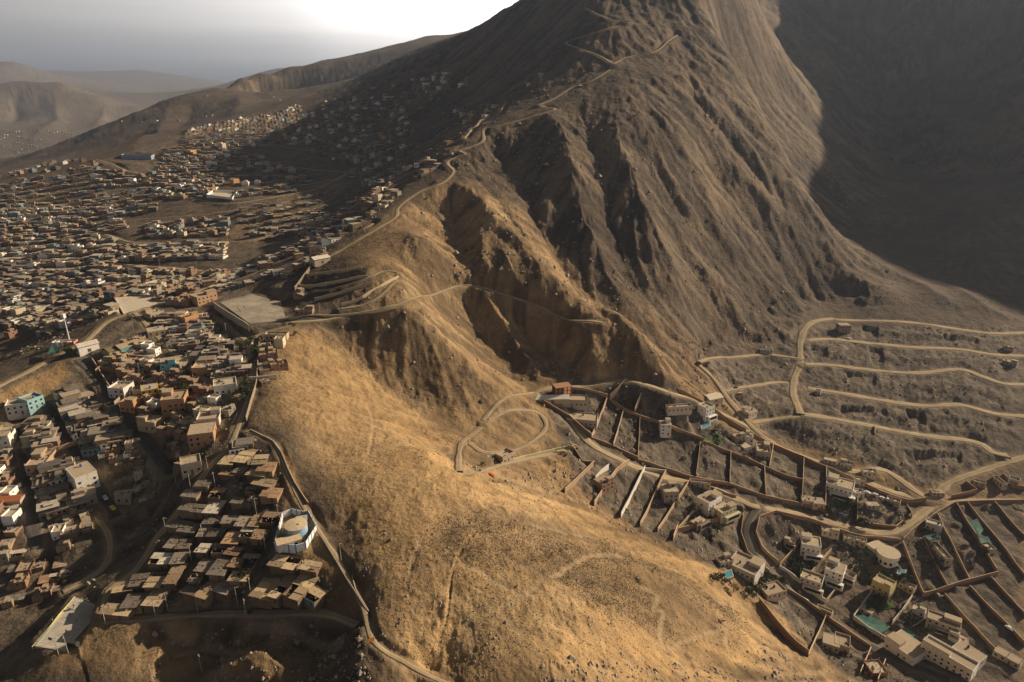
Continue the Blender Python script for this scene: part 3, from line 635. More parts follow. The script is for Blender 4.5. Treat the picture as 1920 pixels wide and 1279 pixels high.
M['white'] = mat('white_line', simple((0.6,0.58,0.52), (0.75,0.73,0.68), 2))

def gz(x, y): return float(samp(GZ, x, y))
def box(V, Fc, x0, x1, y0, y1, z0, z1):
    n = len(V)
    V += [(x0,y0,z0),(x1,y0,z0),(x1,y1,z0),(x0,y1,z0),(x0,y0,z1),(x1,y0,z1),(x1,y1,z1),(x0,y1,z1)]
    Fc += [(n,n+3,n+2,n+1),(n+4,n+5,n+6,n+7),(n,n+1,n+5,n+4),(n+1,n+2,n+6,n+5),(n+2,n+3,n+7,n+6),(n+3,n,n+4,n+7)]
def boxes(name, bs, material, parent=None, color=None):
    V, Fc = [], []
    for b_ in bs: box(V, Fc, *b_)
    o = mesh_obj(name, V, Fc, material, parent)
    if color: o.color = (*color, 1)
    return o
def prism(name, n, r0, r1, z0, z1, material, parent=None, color=None, cx=0, cy=0, cap=0.0, smooth_=False):
    V = [(cx+r0*math.cos(2*math.pi*k/n), cy+r0*math.sin(2*math.pi*k/n), z0) for k in range(n)] + [(cx+r1*math.cos(2*math.pi*k/n), cy+r1*math.sin(2*math.pi*k/n), z1) for k in range(n)]
    V.append((cx, cy, z1+cap)); Fc = [(k, (k+1) % n, n+(k+1) % n, n+k) for k in range(n)] + [(n+k, n+(k+1) % n, 2*n) for k in range(n)]
    o = mesh_obj(name, V, Fc, material, parent, smooth_)
    if color: o.color = (*color, 1)
    return o
LABELS = set()
def tag(o, label, cat, group=None):
    o['label'] = label; o['category'] = cat
    if group: o['group'] = group
    LABELS.add(label); return o
def empty(name, loc, rz=0.0):
    o = bpy.data.objects.new(name, None); C.objects.link(o); o.location = loc; o.rotation_euler = (0, 0, rz); o.empty_display_size = 1; return o
def place(px, py, dpx=None, dpy=0, lift=0.0):
    """ground point at a photo position and the heading of a photo direction"""
    x, y, z = hit(px, py)
    if dpx is None: return (x, y, z+lift), 0.0
    x2, y2, _ = hit(px+dpx, py+dpy)
    return (x, y, z+lift), math.atan2(y2-y, x2-x)
def tree_copy(src, loc, rz, sc=1.0):
    r = src.copy(); C.objects.link(r); r.location = loc; r.rotation_euler = (0, 0, rz); r.scale = (sc, sc, sc)
    for ch in KIDS[src.name]:
        c = ch.copy(); C.objects.link(c); c.parent = r
        for g in KIDS.get(ch.name, []):
            d = g.copy(); C.objects.link(d); d.parent = c
    return r
KIDS = {}
def register(root):
    for o in [root] + list(root.children): KIDS[o.name] = list(o.children)

BRICK = (0.28,0.175,0.12); TANB = (0.34,0.25,0.165); GREY = (0.28,0.25,0.21); WHITE = (0.84,0.82,0.78); CREAM = (0.58,0.50,0.36); BLUE = (0.22,0.42,0.52); OCHRE = (0.55,0.36,0.10); DARKB = (0.24,0.15,0.10)
def make_house(w, d, h, col, kind, rnd, root=None):
    """flat roofed masonry house: walls with a parapet, roof slab, windows, door, rooftop room and column stubs"""
    r = root or empty('house', (0, 0, 0)); t = 0.22
    storeys = max(1, int(h/2.7)); rc = [(0.44,0.36,0.26), (0.38,0.31,0.23), (0.48,0.41,0.31)][rnd.randrange(3)]
    pz = h + rnd.choice([0.1, 0.7, 1.0])
    boxes('wall', [(-w/2,w/2,-d/2,-d/2+t,-3,pz),(-w/2,w/2,d/2-t,d/2,-3,pz),(-w/2,-w/2+t,-d/2+t,d/2-t,-3,pz),(w/2-t,w/2,-d/2+t,d/2-t,-3,pz)], M['paint'], r, col)
    boxes('roof_slab', [(-w/2+t,w/2-t,-d/2+t,d/2-t,h-0.25,h)], M['paint'], r, rc)
    def win(x, y, z, ax, ww=1.1, hh=1.15):
        e = 0.05
        if ax == 'y': o = boxes('window', [(x-ww/2,x+ww/2,y-e,y+e,z,z+hh)], M['glass'], r)
        else: o = boxes('window', [(x-e,x+e,y-ww/2,y+ww/2,z,z+hh)], M['glass'], r)
    n = max(2, int(w/2.8)); 
    for s in range(storeys):
        for k in range(n):
            x = -w/2+(k+0.5)*w/n
            if s == 0 and k == n//2: boxes('door', [(x-0.5,x+0.5,-d/2-0.05,-d/2+0.05,-0.2,2.0)], M['wood'], r)
            elif rnd.random() < 0.85: win(x, -d/2, 0.9+s*2.75, 'y')
    for s in range(storeys):
        if rnd.random() < 0.6: win(w/2, rnd.uniform(-d/4, d/4), 0.9+s*2.75, 'x')
        if rnd.random() < 0.6: win(-w/2, rnd.uniform(-d/4, d/4), 0.9+s*2.75, 'x')
    if kind == 'room' or rnd.random() < 0.35:
        a = rnd.uniform(0.35, 0.55)*w; q = rnd.uniform(0.3, 0.5)*d; x0 = rnd.choice([-w/2+t, w/2-t-a]); y0 = rnd.choice([-d/2+t, d/2-t-q])
        boxes('rooftop_room', [(x0,x0+a,y0,y0+q,h,h+2.3)], M['paint'], r, tuple(v*0.9 for v in col))
        boxes('room_roof', [(x0-0.2,x0+a+0.2,y0-0.2,y0+q+0.2,h+2.31,h+2.45)], M['sheet'], r, (0.45,0.38,0.28))
    if kind == 'stub' or rnd.random() < 0.4:
        st = [(x-0.13,x+0.13,y-0.13,y+0.13,pz,pz+rnd.uniform(0.8,1.5)) for x in (-w/2+0.2, 0, w/2-0.2) for y in (-d/2+0.2, 0, d/2-0.2) if rnd.random() < 0.8]
        if st: boxes('column_stubs', st, M['pole'], r)
    if rnd.random() < 0.35: prism('water_tank', 8, 0.6, 0.55, h, h+1.4, M['paint'], r, (0.05,0.05,0.06) if rnd.random() < 0.5 else (0.1,0.2,0.4), rnd.uniform(-w/4, w/4), rnd.uniform(-d/4, d/4), 0.2)
    if rnd.random() < 0.5:
        cl = [(x, x+rnd.uniform(0.4,1.3), y, y+rnd.uniform(0.3,1.2), h, h+rnd.uniform(0.2,0.7)) for x, y in [(rnd.uniform(-w/2+0.4, w/2-1.8), rnd.uniform(-d/2+0.4, d/2-1.8)) for _ in range(5)]]
        boxes('roof_clutter', cl, M['wood'], r)
    return r
def make_shack(w, d, h, rnd, root=None, rc=None, front=None):
    """light shack: plank walls, a roof of separate sheets held down with stones"""
    r = root or empty('shack', (0, 0, 0)); t = 0.12
    wc = rnd.choice([(0.20,0.14,0.09), (0.26,0.19,0.13), (0.17,0.13,0.10), (0.30,0.22,0.14)])
    boxes('wall', [(-w/2,w/2,-d/2,-d/2+t,-2.5,h),(-w/2,w/2,d/2-t,d/2,-2.5,h+0.3),(-w/2,-w/2+t,-d/2+t,d/2-t,-2.5,h),(w/2-t,w/2,-d/2+t,d/2-t,-2.5,h)], M['paint'], r, wc)
    if front: boxes('front_board', [(-w/2,w/2,-d/2-0.08,-d/2-0.01,-0.5,h-0.1)], M['paint'], r, front)
    boxes('door', [(-0.45+w*0.2,0.45+w*0.2,-d/2-0.12,-d/2-0.02,-0.3,1.9)], M['wood'], r)
    base = rc or rnd.choice([(0.50,0.40,0.27), (0.42,0.34,0.25), (0.36,0.31,0.27), (0.46,0.33,0.22), (0.28,0.27,0.27)])
    nx = 2 if w > 6.5 else 1; ny = max(2, int(d/2.6)); ov = 0.35; xs = [-w/2-ov+(w+2*ov)*k/nx for k in range(nx+1)]; ys = [-d/2-ov+(d+2*ov)*k/ny for k in range(ny+1)]
    for i in range(nx):
        for j in range(ny):
            if rnd.random() < 0.07: continue
            z = h+0.06+0.3*j/ny+rnd.choice([0, 0.08, 0.3])*rnd.random(); x0 = xs[i]-rnd.uniform(-0.1, 0.45); x1 = xs[i+1]+rnd.uniform(-0.1, 0.4); y0 = ys[j]-rnd.uniform(0.02, 0.55); y1 = ys[j+1]+rnd.uniform(-0.1, 0.06)
            tl = rnd.uniform(-0.05, 0.08); V = [(x0,y0,z),(x1,y0,z+tl),(x1,y1,z+tl+0.06),(x0,y1,z+0.06)]; V = V+[(a, b_, c-0.05) for a, b_, c in V]
            o = mesh_obj('roof_sheet', V, [(0,1,2,3),(7,6,5,4),(0,4,5,1),(1,5,6,2),(2,6,7,3),(3,7,4,0)], M['sheet'], r)
            f = rnd.choice([0.5, 0.75, 0.9, 1.0, 1.05, 1.2])*rnd.uniform(0.9, 1.08); o.color = (base[0]*f, base[1]*f*rnd.uniform(0.96, 1.04), base[2]*f, 1)
    cl = []
    for _ in range(7):
        x = rnd.uniform(-w/2+0.2, w/2-0.6); y = rnd.uniform(-d/2+0.2, d/2-0.6); cl.append((x, x+rnd.uniform(0.25,0.5), y, y+rnd.uniform(0.25,0.5), h+0.2, h+rnd.uniform(0.45,0.65)))
    boxes('roof_stones', cl, M['rock'], r)
    return r
def tree_proto(name, h, cr, n, mt, seed):
    rn = random.Random(seed); r = empty(name, (0, 0, 0))
    prism('trunk', 6, 0.16*h/4, 0.07*h/4, -0.4, h*0.6, M['wood'], r)
    V, Fc = [], []
    cl = [(rn.gauss(0, cr*0.38), rn.gauss(0, cr*0.38), h*0.62+rn.gauss(0, h*0.14), rn.uniform(0.3, 0.55)*cr) for _ in range(7)]
    for _ in range(n):
        cx, cy, cz, q = rn.choice(cl); v = Vector((rn.gauss(0,1), rn.gauss(0,1), rn.gauss(0,1))).normalized()*q*rn.uniform(0.7,1.05)
        c = Vector((cx, cy, max(cz, h*0.3)))+v; a = Vector((rn.gauss(0,1), rn.gauss(0,1), rn.gauss(0,1))).normalized(); b_ = a.orthogonal().normalized(); s = rn.uniform(0.14, 0.3)*cr*0.6
        k = len(V); V += [tuple(c+a*s), tuple(c+b_*s), tuple(c-a*s), tuple(c-b_*s*0.8)]; Fc.append((k, k+1, k+2, k+3))
    mesh_obj('crown', V, Fc, mt, r); return r
def wall_line(pxl, h, col, label, name='boundary_wall', th=0.3, cat='wall', group=None, top=None, step=3.5, world_pts=None, cope=None):
    P = world_pts or [hit(*q)[:2] for q in pxl]
    S = [P[0]]
    for a, b_ in zip(P[:-1], P[1:]):
        n = max(1, int(math.hypot(b_[0]-a[0], b_[1]-a[1])/step)); S += [(a[0]+(b_[0]-a[0])*k/n, a[1]+(b_[1]-a[1])*k/n) for k in range(1, n+1)]
    S = np.array(S); z = samp(GZ, S[:,0], S[:,1]); zt = boxfilter(z, 2)+h+np.round((vnoise(S[:,0]/9, S[:,1]/9, 19)-0.5)*3)*0.22 if top is None else np.full(len(S), top)
    T = np.gradient(S, axis=0); T /= np.linalg.norm(T, axis=1)[:,None]+1e-9; Nn = np.stack([T[:,1], -T[:,0]], -1)*th/2
    o3 = np.array([S[0,0], S[0,1], z[0]])
    def strip(off, zb, ztp):
        V = []
        for k in range(len(S)):
            for s_, zz in ((-1, zb[k]), (-1, ztp[k]), (1, ztp[k]), (1, zb[k])):
                q = S[k]+Nn[k]*s_*off; V.append((q[0]-o3[0], q[1]-o3[1], zz-o3[2]))
        Fc = []
        for k in range(len(S)-1):
            for a in range(4):
                b2 = (a+1) % 4; Fc.append((k*4+a, k*4+b2, k*4+4+b2, k*4+4+a))
        Fc += [(0,1,2,3), tuple(len(V)-4+a for a in (3,2,1,0))]; return V, Fc
    r = empty(name, tuple(o3)); tag(r, label, cat, group)
    V, Fc = strip(1.0, np.minimum(z-1.2, zt-1.5), zt-0.12); p = mesh_obj('wall_panel', V, Fc, M['paint'], r); p.color = (*col, 1)
    cc = cope or tuple(min(0.62, v*1.35+0.08) for v in col)
    V, Fc = strip(1.35, zt-0.12, zt+0.04); p = mesh_obj('coping', V, Fc, M['paint'], r); p.color = (*cc, 1)
    return r
# ------------------------------------------------------------------ prototypes
rn = random.Random(11)
ORD = ['first','second','third','fourth','fifth','sixth','seventh','eighth','ninth','tenth','eleventh','twelfth','thirteenth','fourteenth','fifteenth','sixteenth','seventeenth','eighteenth','nineteenth','twentieth','twenty-first','twenty-second','twenty-third','twenty-fourth','twenty-fifth','twenty-sixth','twenty-seventh','twenty-eighth','twenty-ninth','thirtieth','thirty-first','thirty-second','thirty-third','thirty-fourth','thirty-fifth','thirty-sixth','thirty-seventh','thirty-eighth']
HP = []
for k, (w, d, h, col, kind, words) in enumerate([(7.5,9,5.4,BRICK,'stub','two-storey red brick house'),(8,11,2.9,TANB,'room','low tan brick house'),(7,8,5.6,TANB,'room','two-storey tan house'),(9,10,2.9,GREY,'flat','low grey plastered house'),
     (7.5,12,5.5,BRICK,'room','deep red brick house'),(8,9,2.8,BRICK,'stub','low unfinished brick house'),(8,10,8.0,CREAM,'stub','three-storey cream house'),(7,9,5.4,WHITE,'flat','two-storey white house'),
     (9,12,2.8,DARKB,'flat','low dark brick house'),(8,8,5.4,GREY,'stub','two-storey grey house'),(7,11,2.8,CREAM,'room','low cream house'),(7,7,2.7,DARKB,'flat','small dark brick house')]):
    r = make_house(w, d, h, col, kind, rn); register(r); HP.append((r, words, w, d))
SP = []
for k, (w, d, h, rc, words) in enumerate([(6,10,2.5,(0.50,0.40,0.27),'tan sheet-roofed shack'),(7.5,8,2.4,(0.36,0.31,0.27),'grey sheet-roofed shack'),(5,11,2.4,(0.42,0.30,0.20),'narrow brown-roofed shack'),
     (8,11,2.6,(0.47,0.38,0.27),'wide tan-roofed shack'),(7,6.5,2.4,(0.27,0.27,0.28),'small dark-roofed shack'),(6.5,8,2.5,(0.45,0.28,0.18),'rusty sheet-roofed shack'),(8,7,2.5,(0.60,0.56,0.48),'pale sheet-roofed shack')]):
    r = make_shack(w, d, h, rn, rc=rc); register(r); SP.append((r, words, w, d))
used = set(); protos_used = set(); OCC = []
def put(proto, px=None, py=None, loc=None, rz=0.0, sc=1.0, label='', cat='house', group=None, dpx=None, dpy=0):
    if loc is None:
        loc, rz2 = place(px, py, dpx, dpy); rz = rz2 if dpx is not None else rz
    src, words, w, d = proto
    if src.name in protos_used: o = tree_copy(src, loc, rz, sc)
    else: o = src; protos_used.add(src.name); o.location = loc; o.rotation_euler = (0,0,rz); o.scale = (sc,)*3
    lab = label
    tag(o, lab, cat, group); OCC.append((loc[0], loc[1], max(w, d)*sc*0.55)); return o
def free(x, y, r): return all((x-a)**2+(y-b)**2 > (r+c)**2*0.9 for a, b, c in OCC)

# ------------------------------------------------------------------ shack block beside the golden hill
def z1(x, y): return (x/2.981, 850+y/2.981)
SH = [(665,905,14,6,0,''),(885,830,8,12,0,''),(880,735,8,10,0,''),(985,700,6,14,2,''),(905,620,10,8,6,''),(1175,785,6,12,2,''),(1265,775,8,7,1,''),(1160,655,8,8,1,''),(1245,660,8,12,4,''),(1320,640,5,6,5,''),(1395,630,7,10,2,''),
 (1600,640,14,8,0,''),(1740,655,9,6,3,''),(1505,780,11,14,3,''),(1585,775,5,15,0,''),(1685,775,9,16,3,''),(1775,805,8,11,3,'teal'),(1145,560,6,6,6,''),(1310,500,8,9,5,''),(1390,470,7,8,6,''),(1455,485,6,7,5,''),
 (1205,325,8,11,6,''),(1360,290,12,5,4,''),(1405,230,5,4,6,''),(1520,245,10,8,5,''),(1430,275,5,5,4,''),(1085,332,14,6,4,''),(1075,252,9,6,1,''),(1215,245,7,9,5,''),(1480,190,12,6,0,''),(1495,100,9,9,5,''),(1445,135,11,6,0,''),
 (1290,125,10,7,5,''),(1285,65,8,10,0,''),(1375,35,8,15,3,''),(1300,400,10,6,1,''),(1370,410,7,8,1,''),(1440,405,6,9,2,''),(1510,385,8,9,2,''),(930,505,6,6,4,''),(985,520,6,10,1,''),(1060,440,10,7,4,''),(1140,190,8,6,4,''),
 (1090,785,8,8,4,''),(1345,715,9,6,0,''),(1215,465,8,6,4,''),(1010,425,12,6,4,''),(1240,560,8,7,4,''),(700,770,9,7,3,''),(1100,725,6,5,4,''),(1350,120,6,6,1,''),(1190,400,8,6,4,''),(1460,60,7,9,0,''),(1010,610,7,8,1,''),(790,735,8,8,4,''),(1150,460,6,8,1,''),(1040,530,6,7,4,''),(1310,570,7,5,5,''),(760,850,9,9,4,'')]
for k, (zx, zy, w, d, c, fr) in enumerate(SH):
    px, py = z1(zx, zy); loc, _ = place(px, py); _, rz = place(px, py, 0, -18)
    rcs = [(0.58,0.46,0.30),(0.30,0.27,0.25),(0.34,0.24,0.16),(0.62,0.49,0.31),(0.13,0.125,0.125),(0.44,0.27,0.16),(0.78,0.74,0.64)]
    cw = ['tan','grey','brown','straw-coloured','dark','rusty','pale'][c]
    # the long side runs up the slope away from the camera
    rz = math.atan2(*reversed([a-b for a, b in zip(hit(px+7, py-14)[:2], loc[:2])])) - math.pi/2
    r = empty('shack', loc, rz+rn.uniform(-0.1,0.1)); make_shack(w*0.80, d*0.80, rn.uniform(2.2, 2.9), rn, root=r, rc=rcs[c], front=(0.10,0.34,0.38) if fr else None)
    OCC.append((loc[0], loc[1], max(w, d)*0.5))
    size = 'long' if d >= 11 else 'broad' if w >= 10 else 'small' if w*d < 40 else 'mid-sized'
    vert = 'top' if py < 905 else 'upper middle' if py < 975 else 'middle' if py < 1040 else 'lower middle' if py < 1095 else 'bottom'
    SHK = (cw, size, vert, px, py, r)
    SH[k] = SHK
byrow = {}
for q in SH: byrow.setdefault(q[2], []).append(q)
for v, L in byrow.items():
    L.sort(key=lambda q: q[3])
    for i, q in enumerate(L):
        lab = f"{q[1]} {q[0]}-roofed shack, {ORD[i]} from left in {v} band of the shack block" if i < 20 else f"{q[1]} {q[0]}-roofed shack in {v} band of shack block"
        if abs(q[3]-595) < 3 and q[4] > 1100: lab = 'tan-roofed shack with teal front board at lower right corner of the shack block'
        tag(q[5], lab, 'shack', 'shacks in the block beside the golden hill')

# ------------------------------------------------------------------ blocks of houses
spec = []       # (pixel size, world loc, rz, proto idx, scale, label, group)
def block(tl, tr, br, bl, nu, nv, phrase, skip=0.1, weights=None, group=None, jit=0.10, shack=0.0, sc=(0.64, 0.92)):
    c = [np.array(hit(*q)[:2]) for q in (tl, tr, br, bl)]
    for i in range(nu):
        for j in range(nv):
            u = (i+0.5)/nu + rn.uniform(-jit, jit)/nu; v = (j+0.5)/nv + rn.uniform(-jit, jit)/nv
            p = (c[0]*(1-u)+c[1]*u)*(1-v)+(c[3]*(1-u)+c[2]*u)*v
            if rn.random() < skip: continue
            d = (c[1]-c[0])*(1-v)+(c[2]-c[3])*v
            rz = math.atan2(d[1], d[0])+rn.choice([0, 0, 0, math.pi])+rn.uniform(-0.05, 0.05)
            cell = min(np.linalg.norm(d)/nu, np.linalg.norm((c[3]-c[0])*(1-u)+(c[2]-c[1])*u)/nv)
            s = min(rn.uniform(*sc), cell/8.0*1.12)
            ro = 3.2*s
            if float(samp(ROADM, p[0]+np.array([0, ro, -ro, ro, -ro]), p[1]+np.array([0, ro, ro, -ro, -ro])).max()) > 0.7: continue
            spec.append([1/np.hypot(*p)*s, p, rz, rn.random() < shack, s, (i, j, phrase), group])
G1 = 'brick houses on the near shelf'
block((180,690),(262,630),(440,772),(345,885), 8, 17, 'right of the long grey street', 0.12, group=G1)
block((288,590),(385,592),(468,700),(392,722), 11, 11, 'under the levelled platform', 0.12, group=G1)
block((290,556),(350,548),(395,580),(300,578), 6, 3, 'beside the white sports platform', 0.1, group=G1)
block((105,745),(150,720),(312,905),(222,950), 6, 16, 'left of the long grey street', 0.12, group=G1)
block((52,800),(85,790),(205,975),(80,1020), 8, 14, 'between the two dark streets', 0.12, group=G1)
block((-30,790),(30,800),(60,1010),(-30,1010), 4, 11, 'left of the leftmost dark street', 0.1, group=G1)
block((0,1015),(180,985),(110,1110),(-10,1150), 7, 5, 'below the dark streets', 0.3, group=G1, shack=0.5)
block((350,885),(420,840),(400,870),(345,915), 4, 2, 'at the top of the shack lane', 0.2, group=G1)
block((488,645),(535,640),(540,720),(488,735), 3, 4, 'right of the tree-lined lane', 0.3, group=G1)
block((430,840),(455,835),(500,835),(430,870), 4, 2, 'above the shack block', 0.2, group=G1, shack=0.6)
G2 = 'houses along the shaded side of the crest'
block((345,535),(470,500),(540,520),(400,562), 12, 4, 'between slum and platform', 0.1, group=G2)
block((470,490),(580,455),(612,480),(545,530), 11, 5, 'left of the straight dark wall', 0.08, group=G2, shack=0.2)
block((560,445),(650,395),(690,425),(610,468), 10, 6, 'below the crest track', 0.08, group=G2)
block((650,390),(720,345),(750,375),(700,415), 8, 5, 'left of the crest bend', 0.1, group=G2)
block((735,335),(800,300),(830,310),(790,345), 7, 3, 'high beside the crest track', 0.2, group=G2)
block((800,290),(850,262),(862,268),(835,300), 5, 2, 'highest beside the crest track', 0.3, group=G2)
G3 = 'small houses of the far slums'
block((235,460),(425,455),(420,490),(225,492), 17, 4, 'above the pale slum road', 0.08, group=G3)
block((225,502),(430,512),(420,545),(215,560), 17, 6, 'below the pale slum road', 0.08, group=G3)
block((280,420),(430,410),(425,445),(270,448), 14, 4, 'under the mound', 0.15, group=G3)
block((-20,470),(210,440),(215,590),(-20,600), 26, 18, 'of the far left slum', 0.05, group=G3)
block((-20,395),(200,375),(240,430),(-20,465), 26, 11, 'of the upper left slum', 0.1, group=G3)
block((640,200),(860,120),(900,160),(720,230), 22, 10, 'high in the far bowl', 0.8, group=G3)
block((-20,350),(170,315),(200,370),(-20,395), 24, 7, 'of the edge slum', 0.25, group=G3)
block((0,602),(130,600),(110,625),(0,640), 8, 2, 'in the dark valley', 0.5, group=G3)
block((195,370),(300,345),(290,400),(210,410), 12, 6, 'below the hilltop field', 0.1, group=G3)
block((290,330),(440,325),(380,375),(290,372), 18, 9, 'on the sunlit mound', 0.06, group=G3)
block((310,280),(430,275),(570,325),(290,325), 27, 11, 'on the sunlit mound top', 0.06, group=G3)
block((430,330),(600,330),(560,365),(440,375), 14, 4, 'right on the mound', 0.25, group=G3)
block((350,245),(560,195),(600,265),(340,275), 32, 18, 'on the far crest', 0.12, group=G3)
block((560,200),(700,240),(720,300),(580,290), 20, 10, 'in the far hollow', 0.25, group=G3)
block((770,130),(850,135),(840,175),(780,185), 14, 7, 'on the far spur', 0.25, group=G3)
block((840,205),(960,185),(940,215),(820,255), 14, 4, 'in the upper gully', 0.5, group=G3)
block((430,150),(640,130),(620,180),(400,215), 22, 6, 'on the distant range', 0.6, group=G3)
block((600,190),(760,150),(780,250),(640,290), 26, 16, 'in the shaded far bowl', 0.5, group=G3)
block((650,290),(760,270),(770,330),(660,345), 14, 8, 'above the valley lane', 0.5, group=G3)
block((440,395),(600,360),(640,400),(480,455), 18, 7, 'on the shaded valley side', 0.25, group=G3)
block((200,445),(240,445),(225,560),(195,580), 5, 10, 'beside the slum valley', 0.2, group=G3)
block((180,318),(290,325),(280,350),(170,360), 14, 4, 'under the hilltop field', 0.15, group=G3)
block((-20,330),(180,305),(190,320),(-20,350), 18, 3, 'on the far left edge', 0.4, group=G3)
block((200,580),(220,560),(330,545),(300,552), 8, 2, 'by the platform', 0.4, group=G3)
block((250,200),(420,175),(400,220),(200,270), 20, 6, 'on the distant range flank', 0.75, group=G3)
block((600,120),(760,105),(740,140),(620,160), 16, 4, 'near the far skyline', 0.6, group=G3)
block((860,55),(980,30),(960,70),(880,90), 12, 3, 'near the skyline', 0.75, group=G3)
block((980,145),(1020,140),(1020,160),(985,162), 5, 2, 'lone group', 0.4, group=G3)
block((0,245),(140,245),(160,285),(0,285), 26, 8, 'in the valley town', 0.3, group=G3)
# the special houses, set first so that the blocks keep clear of them
def special(px, py, dpx, dpy, w, d, h, col, kind, label, name='house', cat='house', rc=None):
    loc, rz = place(px, py, dpx, dpy); r = empty(name, loc, rz); make_house(w, d, h, col, kind, rn, root=r); tag(r, label, cat); OCC.append((loc[0], loc[1], max(w, d)*0.6)); return r
def cluster_rz(px, py): return place(px, py, 20, -6)[1]
special(318,692,16,-6,9,12,5.6,(0.22,0.55,0.62),'room','bright turquoise house standing at the street corner of the brick quarter')
special(283,742,14,-6,9,9,5.6,(0.72,0.48,0.08),'stub','brick house with yellow arcaded front, right of the long grey street')
special(230,740,14,-3,10,10,5.6,(0.68,0.64,0.62),'stub','pale unfinished house with arched openings beside the long grey street')
special(424,732,18,-7,12,10,5,(0.70,0.66,0.58),'flat','cream house with striped roof edge under trees at the lane end')
special(331,765,16,-5,12,12,7.5,(0.44,0.25,0.14),'flat','large windowless brown brick block with tan slab roof')
special(395,795,16,-6,11,10,5,(0.60,0.54,0.44),'room','cream house with open rooftop at lower right of brick quarter')
special(382,826,16,-6,12,12,7,(0.40,0.24,0.14),'flat','tall brown house at the lane bend above the shacks')
special(250,765,16,-4,9,9,5,(0.50,0.28,0.14),'stub','orange brick house beside the long grey street, below the arched one')
special(285,800,16,-4,11,8,5,(0.48,0.36,0.25),'room','tan house with terrace halfway down the long grey street')
special(235,935,14,-4,7,7,3,(0.40,0.34,0.28),'flat','small grey house at the bottom of the shaded street')
special(158,905,8,-3,10,14,7.5,(0.70,0.67,0.60),'flat','tall white house with bright flat roof beside the shaded street')
special(40,770,18,-6,12,10,5.5,(0.60,0.56,0.50),'flat','white arcaded house on the bank above the leftmost street')
special(62,762,18,-6,9,9,5.5,(0.30,0.50,0.52),'flat','house with pale blue front joined to the white arcaded house')
special(12,835,12,-3,8,12,6,(0.70,0.67,0.60),'room','white house left of the leftmost dark street')
special(80,870,10,-2,9,16,3.5,(0.40,0.30,0.20),'room','long tan house right of the leftmost dark street')
special(360,880,14,-7,9,8,5,(0.48,0.40,0.30),'stub','tan house alone on the gully rim above the lane')
special(412,530,14,-5,9,8,7.5,(0.60,0.52,0.40),'room','three-storey cream house behind the levelled platform')
special(383,565,20,-7,16,11,6,(0.46,0.30,0.18),'room','large brown roofed house left of the levelled platform')
special(355,605,16,-7,11,8,5,(0.50,0.27,0.12),'room','orange brick house in the sunlit row under the platform road')
special(289,572+20,14,-5,10,9,3,(0.42,0.32,0.22),'flat','low tan house at the top of the dusty street')
special(293,660-35,16,-3,11,10,3.2,(0.44,0.35,0.25),'flat','square tan roofed house alone beside the dusty street bend')
special(345,690-5,16,-6,11,9,3.4,(0.42,0.34,0.24),'flat','grey roofed house right of the dusty street')
special(385,690+10,16,-6,12,9,5,(0.48,0.30,0.18),'stub','brick house with open rooms facing the diagonal lane')
special(520,615+20,20,0,14,5,3,(0.45,0.38,0.28),'flat','long low shed above the fenced plots right of the lane')
special(418,282,8,-2,9,8,11,(0.60,0.52,0.40),'flat','tall pale tower block rising over the sunlit mound')
special(360,290,10,-2,12,9,7,(0.55,0.33,0.16),'flat','orange brick block at the left of the sunlit mound')
special(440,345,8,-2,10,9,7,(0.52,0.30,0.14),'flat','orange brick house behind the white school')
special(566,556,16,-1,12,7,3,(0.30,0.22,0.16),'room','dark brown house at the left end of the terraced knob')
special(572,588,16,-1,12,6,3,(0.26,0.2,0.15),'flat','low dark house beside the saddle road')
special(540,320,12,0,14,6,4,(0.58,0.42,0.18),'flat','yellow walled building above the bare slope')
# place the block houses
keep_s = []
for s in spec:
    p = s[1]
    if 1/np.hypot(*p) > 1/560 and not free(p[0], p[1], 3.2*s[4]): continue
    keep_s.append(s)
keep_s.sort(key=lambda s: -s[0])
near, farh = keep_s[:286], keep_s[286:]
seen = {}
for s in near:
    _, p, rz, sh, sc, (i, j, phrase), grp = s
    lst = SP if sh else HP
    k = rn.choices(range(len(lst)), [3,3,2,3,2,3,1,1,3,2,2,3] if not sh else None)[0]
    z = min(gz(p[0]+dx, p[1]+dy) for dx in (-3, 3) for dy in (-3, 3))+0.5
    lab = f"{lst[k][1]}, {ORD[min(i,37)]} across, {ORD[min(j,37)]} down, {phrase}"
    put(lst[k], loc=(p[0], p[1], z), rz=rz, sc=sc, label=lab, cat='shack' if sh else 'house', group=grp)
